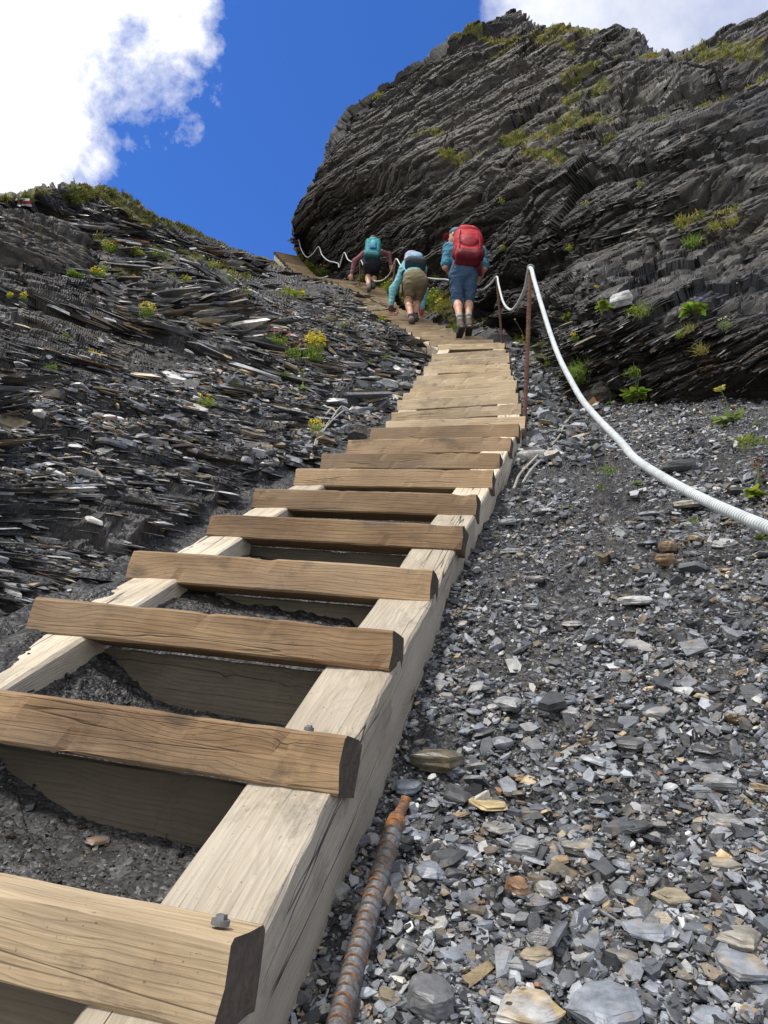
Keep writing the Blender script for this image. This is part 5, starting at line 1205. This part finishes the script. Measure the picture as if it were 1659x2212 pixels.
def boot(pn, ankle, heel, toe, sock, sockh=.11, calf=None, sockm=SOCKG, solev=None):
    f = norm(toe-heel); u_ = perp(ankle-(heel+toe)/2, f); a = np.cross(f, u_); R_ = np.stack([a, f, u_])
    L_ = np.linalg.norm(toe-heel); mid = (heel+toe)/2
    g = SDF(.03).cap(heel+f*.045+u_*.03, toe-f*.045+u_*.015, .042, .037).cap(heel+f*.05+u_*.04, ankle+norm(ankle-heel-f*.05)*.015, .047, .046).ell(toe-f*.06+u_*.02, (.045, .062, .036), R_)
    b_ = pn.part('boot', g, BOOTM, noise=.003, nf=30., cuts=[(mid-u_*.012, -u_)])
    so = SDF(.01).box(mid-u_*.02, (.046, L_*.5, .016), R_, .014).box(heel+f*.04-u_*.03, (.04, .038, .014), R_, .01).box(toe-f*.08-u_*.028, (.042, .065, .011), R_, .01)
    pn.part('sole', so, SOLE, parent=b_)
    kd = norm(calf-ankle); sk = SDF(.02).cap(ankle-kd*.01, ankle+kd*sockh, .043, .047)
    pn.part('sock', sk, sockm, noise=.003, nf=40., cuts=[(ankle+kd*(sockh+.01), kd)])
def leg(pn, hip, knee, ankle, heel, toe, sc=1.):
    mc = knee+(ankle-knee)*.32; ax = norm(ankle-knee); back = perp(-YF, ax)
    pn.b.cap(hip, knee, .088*sc, .060*sc, k=.04); pn.b.cap(knee, mc+back*.012, .056*sc, .058*sc, k=.03); pn.b.cap(mc+back*.012, ankle, .057*sc, .037*sc, k=.03)
    pn.b.cap(ankle, heel+(toe-heel)*.25, .036, .032, k=.03); pn.b.cap(heel+(toe-heel)*.2, heel+(toe-heel)*.85, .033, .026, k=.03)
def seglen(*j): print('LEN', [round(float(np.linalg.norm(b-a)), 2) for a, b in zip(j[:-1], j[1:])])
def straps(pn, root_o, base, mat, chain, r=.018):
    v, q, t = tube(spline(np.array(chain), 24), r, 8); o = obj('shoulder_strap', mesh('shoulder_strap', v-base, [q, t], mat, True), root_o); return o

# ---- hiker with the red pack -------------------------------------------------
a = Person((1004, 722, 10.45), 'hiker in blue knee-length shorts and grey boots carrying the big red pack'); J = a.J
hipL, hipR = J(985, 594, -.02), J(1018, 594, -.02); kneeL, kneeR = J(987.5, 652, .10), J(1012.5, 652, .16)
ankL, ankR = J(993.2, 689, -.05), J(1012.6, 687, .03); hlL, toL = J(998.5, 703, -.10), J(990.5, 728, .10); hlR, toR = J(1015, 702, -.02), J(1011, 723, .18)
pel = (hipL+hipR)/2+ZU*.06; chest = J(1004, 548, .16); neck = J(995, 523, .24); head = J(984, 510, .27)
shL, shR = J(971, 538, .18), J(1038, 545, .18); elL, elR = J(962, 577, .22), J(1046, 580, .16); wrL, wrR = J(972, 592, .42), J(1036, 603, .33)
seglen(hipL, kneeL, ankL); seglen(hipR, kneeR, ankR); seglen(pel, chest, neck, head); seglen(shL, shR); seglen(shL, elL, wrL); seglen(shR, elR, wrR); seglen(hlL, toL)
leg(a, hipL, kneeL, ankL, hlL, toL); leg(a, hipR, kneeR, ankR, hlR, toR)
a.b.ell(pel, (.165, .115, .13), k=.06); a.b.cap(pel, chest, .125, .15, k=.08); a.b.cap(shL*.6+shR*.4, shR*.6+shL*.4, .10, .10, k=.08); a.b.cap(chest, neck, .10, .06, k=.05); a.b.cap(neck, head, .056, .055, k=.03)
for sh, el, wr, sd in ((shL, elL, wrL, -1), (shR, elR, wrR, 1)):
    a.b.cap(chest*.35+sh*.65, sh, .075, .065, k=.06); a.b.cap(sh, el, .055, .044, k=.03); a.b.cap(el, wr, .044, .029, k=.025)
    a.hand(wr, wr-el, -XR*sd+ZU*-.3, sd, .7)
a.head(head, np.array([-.75, .6, .1]), ZU+YF*.1); a.start()
a.face_bits(); a.hair()
CAPG = cloth('grey_blue_cap', (.10, .16, .22)); CAPR = cloth('dark_red_brim', (.20, .012, .03))
cp_ = SDF(.02).ell(a.hc+a.hu*.05, (.092, .106, .085), a.hR); c_ = a.part('cap', cp_, CAPG, noise=.003, cuts=[(a.hc+a.hu*.03, -a.hu)])
br = SDF(.02).ell(a.hc+a.hf*.13+a.hu*.035, (.075, .085, .014), np.stack([a.ha, norm(a.hf-.25*a.hu), norm(a.hu+.25*a.hf)])); a.part('brim', br, CAPR, parent=c_)
BLUE = cloth('blue_trouser_cloth', (.045, .085, .155), .85, 30.); SHIRTB = cloth('blue_shirt_cloth', (.06, .19, .27), .85, 40., .45)
g = SDF(.022).ell(pel, (.192, .15, .16)).cap(hipL+ZU*.0, kneeL-norm(kneeL-hipL)*-.07, .102, .073).cap(hipR, kneeR+norm(kneeR-hipR)*.07, .102, .073).cap(pel, pel+(chest-pel)*.5, .16, .165, k=.06)
up1, up2 = norm(kneeL-hipL), norm(kneeR-hipR)
sh_ = a.part('shorts', g, BLUE, noise=.022, nf=11., cuts=[(kneeL+ZU*-.085, -ZU)], seed=3)
g = SDF(.06).cap(pel+(chest-pel)*.2, chest, .15, .175).cap(shL*.7+shR*.3, shR*.7+shL*.3, .12, .12).cap(chest, neck, .12, .075)
for sh, el in ((shL, elL), (shR, elR)): g.cap(chest*.4+sh*.6, sh, .09, .085).cap(sh, sh+(el-sh)*.85, .082, .078)
a.part('shirt', g, SHIRTB, noise=.022, nf=12., cuts=[(neck+ZU*.03, ZU)])
boot(a, ankL, hlL, toL, None, .12, kneeL); boot(a, ankR, hlR, toR, None, .12, kneeR)
# the pack itself
RED, MAR, STRAPM = cloth('red_nylon', (.36, .015, .025), .6, 18., .3), cloth('maroon_nylon', (.11, .008, .016), .6, 18., .3), cloth('maroon_webbing', (.16, .02, .035), .8)
pc = J(1011.5, 534, -.16); pu = norm(ZU+YF*.22); pb = perp(-YF, pu); pa = np.cross(pb, pu); pa = pa if pa[0] > 0 else -pa; PRr = np.stack([pa, pb, pu])
def pk(x, b, u_): return pc+pa*x+pb*b+pu*u_
root = empty('backpack', pc, 'large red backpack with maroon lower pocket on the hiker in blue shorts', 'backpack')
class PB:
    def __init__(s, root, base, h=.0085): s.root = root; s.base = base; s.h = h
    part = Person.part
b = PB(root, pc)
g = SDF(.06).box(pk(0, -.02, .02), (.185, .13, .29), PRr, .09).box(pk(0, .0, -.20), (.165, .12, .11), PRr, .09).ell(pk(0, 0, .10), (.20, .14, .22), PRr)
b.part('pack_body', g, RED, noise=.016, nf=9.)
g = SDF(.05).ell(pk(.0, .0, .275), (.175, .14, .10), PRr).ell(pk(-.06, .02, .32), (.09, .09, .05), PRr); b.part('lid', g, RED, noise=.014, nf=13., seed=4)
g = SDF(.04).ell(pk(-.005, .095, -.02), (.135, .075, .145), PRr); b.part('front_pocket', g, cloth('dark_red_nylon', (.22, .012, .02), .55), noise=.012, nf=12., seed=6)
g = SDF(.05).box(pk(0, .02, -.245), (.175, .13, .085), PRr, .075); b.part('base_panel', g, MAR, noise=.01, nf=12., seed=8)
for sx_ in (-1, 1):
    g = SDF(.03).ell(pk(.185*sx_, -.02, -.10), (.045, .08, .13), PRr); b.part('side_pocket', g, MAR, noise=.01, nf=14., seed=9)
    g = SDF(.02).cap(pk(.15*sx_, -.10, -.27), pk(.20*sx_, -.24, -.26), .035, .03); b.part('hip_belt', g, STRAPM)
    straps(a, root, pc, STRAPM, [pk(.09*sx_, -.12, .26), pk(.12*sx_, -.26, .22), pk(.15*sx_, -.32, .06), pk(.17*sx_, -.22, -.14)], .022)
    v, q, t = tube(spline(np.array([pk(.12*sx_, .125, .20), pk(.14*sx_, .135, .05), pk(.14*sx_, .14, -.2)]), 16), .007, 6); obj('compression_strap', mesh('compression_strap', v-pc, [q, t], STRAPM, True), root)
    v, q, t = tube(spline(np.array([pk(.17*sx_, -.05, -.24), pk(.20*sx_, -.03, -.34), pk(.205*sx_, -.02, -.42)]), 10), .009, 6); obj('webbing_tail', mesh('webbing_tail', v-pc, [q, t], STRAPM, True), root)
g = SDF(.01).box(pk(.03, .13, .285), (.035, .006, .016), np.stack([pa, norm(pb+.5*pu), norm(pu-.5*pb)]), .005); b.part('badge', g, cloth('pale_badge', (.5, .42, .42)), h=.005)

# ---- hiker bending with hands on the steps -----------------------------------
c = Person((892, 698, 12.0), 'bending hiker in olive shorts and turquoise top with both hands on the steps'); J = c.J
hipL, hipR = J(884, 613, -.05), J(909, 610, -.05); kneeL, kneeR = J(881.5, 651, .12), J(901.5, 652, .24); ankL, ankR = J(888.8, 690.5, -.02), J(895.5, 685, .20)
hlL, toL = J(889, 697, -.06), J(891, 694, .20); hlR, toR = J(896, 692, .16), J(899, 687, .40)
pel = (hipL+hipR)/2+ZU*.07+YF*.03; chest = J(889, 576, .42); neck = J(889, 566, .60); head = J(891, 561, .72)
shL, shR = J(872, 585, .46), J(911, 582, .46); elL, elR = J(849, 626, .58), J(915, 628, .62); wrL, wrR = J(845, 660, .66), J(911.5, 668, .66)
seglen(hipL, kneeL, ankL); seglen(hipR, kneeR, ankR); seglen(pel, chest, neck, head); seglen(shL, shR); seglen(shL, elL, wrL); seglen(shR, elR, wrR)
leg(c, hipL, kneeL, ankL, hlL, toL); leg(c, hipR, kneeR, ankR, hlR, toR)
c.b.ell(pel, (.17, .13, .13), k=.06); c.b.cap(pel, chest, .12, .135, k=.08); c.b.cap(shL*.65+shR*.35, shR*.65+shL*.35, .09, .09, k=.08); c.b.cap(chest, neck, .09, .055, k=.05); c.b.cap(neck, head, .052, .052, k=.03)
for sh, el, wr, sd in ((shL, elL, wrL, -1), (shR, elR, wrR, 1)):
    c.b.cap(sh, el, .05, .042, k=.03); c.b.cap(el, wr, .042, .028, k=.025); c.hand(wr, norm(wr-el)*.8-ZU*.5+YF*.25, YF*.5-ZU*.5, sd, .75 if sd > 0 else 1.0)
c.head(head, norm(YF+ZU*.15-XR*.1), norm(ZU+.2*YF)); c.start(); c.face_bits()
HATL = cloth('lilac_hat', (.50, .46, .58)); g = SDF(.02).ell(c.hc+c.hu*.045, (.092, .106, .09), c.hR); ht = c.part('hat', g, HATL, cuts=[(c.hc+c.hu*.02, -c.hu)], noise=.004)
g = SDF(.02).ell(c.hc+c.hu*.03+c.hf*.02, (.13, .145, .014), c.hR); c.part('brim', g, HATL, parent=ht)
OLV = cloth('olive_cotton', (.165, .14, .085), .9, 30.); TURQ = cloth('turquoise_jersey', (.19, .46, .51), .85, 30.); RGL = cloth('coral_glove', (.40, .09, .075), .8)
g = SDF(.03).ell(pel, (.195, .165, .165)).cap(hipL, hipL+(kneeL-hipL)*.72, .115, .092).cap(hipR, hipR+(kneeR-hipR)*.72, .115, .09).cap(pel, pel+(chest-pel)*.2, .155, .155, k=.06)
hem = hipL+(kneeL-hipL)*.80; so_ = c.part('shorts', g, OLV, noise=.022, nf=9., cuts=[(hem, norm(kneeL-hipL)*.6-ZU)], seed=2)
pkc = hipL-XR*.125+(kneeL-hipL)*.45; g = SDF(.02).box(pkc, (.018, .075, .085), None, .016); c.part('cargo_pocket', g, OLV, parent=so_, noise=.006)
g = SDF(.06).cap(pel+(chest-pel)*.05, chest, .16, .165).cap(shL*.7+shR*.3, shR*.7+shL*.3, .11, .11).cap(chest, neck, .11, .07)
for sh, el, wr in ((shL, elL, wrL), (shR, elR, wrR)): g.cap(chest*.4+sh*.6, sh, .08, .075).cap(sh, el, .074, .060).cap(el, el+(wr-el)*.93, .060, .046)
c.part('long_sleeved_top', g, TURQ, noise=.018, nf=12.)
boot(c, ankL, hlL, toL, None, .10, kneeL, SOCKD); boot(c, ankR, hlR, toR, None, .10, kneeR, SOCKD)
for wr, el, sd in ((wrL, elL, -1), (wrR, elR, 1)):
    f = norm(norm(wr-el)*.8-ZU*.5+YF*.25); p_ = perp(YF*.5-ZU*.5, f); g = SDF(.01).ell(wr+f*.04, (.049, .06, .024), np.stack([np.cross(f, p_), f, p_])).cap(wr-f*.02, wr+f*.02, .036, .034); c.part('glove', g, RGL if sd > 0 else cloth('dark_glove', (.10, .045, .04)))
# the pack lies on the bent back
bdir = norm(chest-pel); pu = bdir; pb = perp(ZU*.9-YF*.4, pu); pa = np.cross(pu, pb); pa = pa if pa[0] > 0 else -pa; PRr = np.stack([pa, pb, pu]); pc = J(894, 578, .20)+pb*.10
root = empty('backpack', pc, 'slate-blue and lilac backpack lying on the back of the bending hiker', 'backpack'); b = PB(root, pc)
PBL, PDK, PLI = cloth('slate_blue_nylon', (.13, .25, .36), .65), cloth('dark_nylon', (.025, .04, .05), .7), cloth('lilac_nylon', (.36, .32, .48), .65)
g = SDF(.05).box(pk(0, -.01, .03), (.155, .105, .22), PRr, .08); b.part('pack_body', g, PBL, noise=.014, nf=10.)
g = SDF(.05).box(pk(0, .005, -.17), (.17, .115, .085), PRr, .07); b.part('base_panel', g, PDK, noise=.01, nf=12.)
g = SDF(.04).ell(pk(-.03, .03, .21), (.12, .085, .075), PRr); b.part('lid', g, PLI, noise=.012, nf=13.)
g = SDF(.03).ell(pk(-.13, .03, .02), (.04, .06, .12), PRr); b.part('side_pocket', g, PLI, noise=.01, nf=14.)
g = SDF(.03).ell(pk(.02, .10, .04), (.10, .035, .12), PRr); b.part('front_pocket', g, cloth('grey_blue_mesh', (.22, .34, .44)), noise=.01, nf=14.)
for sx_ in (-1, 1): straps(c, root, pc, PDK, [pk(.10*sx_, -.08, .22), pk(.13*sx_, -.2, .24), pk(.17*sx_, -.25, .08), pk(.17*sx_, -.12, -.16)], .022)
# poles held in the left hand, pointing down the slope to the left
POLE, GRIP = simple('black_pole', (.025, .028, .03), .4, .3), simple('black_grip', (.02, .02, .02), .8)
for (tx, ty, df, lab) in [(768, 630, .25, 'black trekking pole pointing up left from the bending hiker'), (790, 672.5, .0, 'black trekking pole pointing straight left from the bending hiker')]:
    g0 = wrL+norm(wrL-elL)*.05+YF*.02; tip = J(tx, ty, .58+df); ax = norm(tip-g0); st_ = g0-ax*.10
    L_ = np.linalg.norm(tip-st_); root = empty('trekking_pole', g0, lab, 'trekking pole')
    def pt(f_): return st_+ax*L_*f_-g0
    m = MB(); m.add(*tube(np.array([pt(.14), pt(.6)]), .0085, 8)); m.add(*tube(np.array([pt(.58), pt(.985)]), .0068, 8)); m.obj('shaft', POLE, root, True)
    m = MB(); m.add(*tube(np.array([pt(0), pt(.02), pt(.05), pt(.13), pt(.15)]), [.012, .021, .016, .016, .011], 10)); m.obj('grip', GRIP, root, True)
    m = MB(); m.add(*tube(np.array([pt(.93), pt(.932), pt(.936), pt(.94)]), [.008, .03, .03, .008], 12)); m.obj('basket', GRIP, root, True)
    m = MB(); m.add(*tube(np.array([pt(.57), pt(.61)]), .013, 8)); m.obj('clamp', GRIP, root, True)
    m = MB(); m.add(*ring(pt(.03)+ax*.0-ZU*.05, np.cross(ax, ZU), .055, .005)[:2]); m.obj('wrist_strap', cloth('red_strap', (.30, .03, .03)), root, True)

# ---- hiker with the teal pack -------------------------------------------------
e = Person((802, 626, 16.1), 'hiker in black shorts and mauve top with the teal pack, furthest up the steps', h=.0085); J = e.J
hipL, hipR = J(795, 575, -.03), J(813, 574, -.03); kneeL, kneeR = J(795, 598, .12), J(808, 598, .20); ankL, ankR = J(796.5, 618, -.02), J(805.5, 613, .12)
hlL, toL = J(797, 627, -.06), J(797.5, 624, .22); hlR, toR = J(806, 621, .08), J(807, 618, .36)
pel = (hipL+hipR)/2+ZU*.07; chest = J(805.5, 549, .22); neck = J(805.5, 533, .34); head = J(805.5, 522, .42)
shL, shR = J(789, 547, .28), J(824, 546, .28); elL, elR = J(766, 564, .42), J(840, 550, .42); wrL, wrR = J(759.5, 592, .50), J(844.5, 574, .46)
seglen(hipL, kneeL, ankL); seglen(pel, chest, neck, head); seglen(shL, shR); seglen(shL, elL, wrL); seglen(shR, elR, wrR)
leg(e, hipL, kneeL, ankL, hlL, toL); leg(e, hipR, kneeR, ankR, hlR, toR)
e.b.ell(pel, (.165, .12, .13), k=.06); e.b.cap(pel, chest, .115, .135, k=.08); e.b.cap(shL*.65+shR*.35, shR*.65+shL*.35, .09, .09, k=.08); e.b.cap(chest, neck, .09, .055, k=.05); e.b.cap(neck, head, .052, .052, k=.03)
for sh, el, wr, sd in ((shL, elL, wrL, -1), (shR, elR, wrR, 1)):
    e.b.cap(sh, el, .05, .040, k=.03); e.b.cap(el, wr, .040, .028, k=.025); e.hand(wr, wr-el, YF*.6-ZU*.3, sd, .7)
e.head(head, norm(YF+ZU*.1), norm(ZU-.1*YF)); e.start(); e.face_bits(); e.hair()
BLK, MAUVE = cloth('black_stretch', (.012, .013, .018), .85), cloth('mauve_jersey', (.20, .085, .105), .85)
g = SDF(.03).ell(pel-YF*.01, (.20, .165, .165)).ell((hipL+hipR)/2-YF*.02, (.19, .14, .14)).cap(hipL, kneeL-(kneeL-hipL)*.02, .102, .078).cap(hipR, kneeR-(kneeR-hipR)*.02, .102, .078).cap(pel, pel+(chest-pel)*.3, .13, .14)
e.part('shorts', g, BLK, noise=.010, nf=10., cuts=[(kneeL+ZU*.0, -ZU)])
g = SDF(.05).cap(pel+(chest-pel)*.15, chest, .14, .155).cap(shL*.7+shR*.3, shR*.7+shL*.3, .10, .10).cap(chest, neck, .10, .065)
for sh, el, wr in ((shL, elL, wrL), (shR, elR, wrR)): g.cap(chest*.4+sh*.6, sh, .07, .066).cap(sh, el, .062, .052).cap(el, el+(wr-el)*.9, .052, .042)
e.part('long_sleeved_top', g, MAUVE, noise=.012, nf=12.)
boot(e, ankL, hlL, toL, None, .06, kneeL); boot(e, ankR, hlR, toR, None, .06, kneeR)
TEAL, TEALD, BLU2 = cloth('teal_nylon', (.02, .20, .22), .65, 20., .35), cloth('dark_teal_nylon', (.012, .09, .10), .7), cloth('blue_bottle_pocket', (.03, .10, .26), .6)
pc = J(805, 541, -.10); pu = norm(ZU+YF*.18); pb = perp(-YF, pu); pa = np.cross(pb, pu); pa = pa if pa[0] > 0 else -pa; PRr = np.stack([pa, pb, pu])
root = empty('backpack', pc, 'tall teal backpack with a blue pocket on the furthest hiker', 'backpack'); b = PB(root, pc, .009)
g = SDF(.05).box(pk(0, 0, .02), (.165, .115, .27), PRr, .08); b.part('pack_body', g, TEAL, noise=.014, nf=11.)
g = SDF(.05).ell(pk(0, 0, .25), (.15, .12, .085), PRr); b.part('lid', g, cloth('light_teal_nylon', (.03, .27, .29), .6), noise=.012, nf=13.)
g = SDF(.05).box(pk(0, .01, -.22), (.17, .12, .07), PRr, .06); b.part('base_panel', g, TEALD, noise=.01)
g = SDF(.03).ell(pk(.01, .12, .09), (.065, .035, .11), PRr); b.part('front_pocket', g, cloth('aqua_mesh', (.06, .30, .36), .6), noise=.008)
g = SDF(.02).box(pk(.01, .125, -.04), (.07, .03, .055), PRr, .025); b.part('bottle_pocket', g, BLU2)
for sx_ in (-1, 1): straps(e, root, pc, TEALD, [pk(.09*sx_, -.1, .22), pk(.11*sx_, -.22, .2), pk(.15*sx_, -.28, .04), pk(.16*sx_, -.15, -.18)], .02)
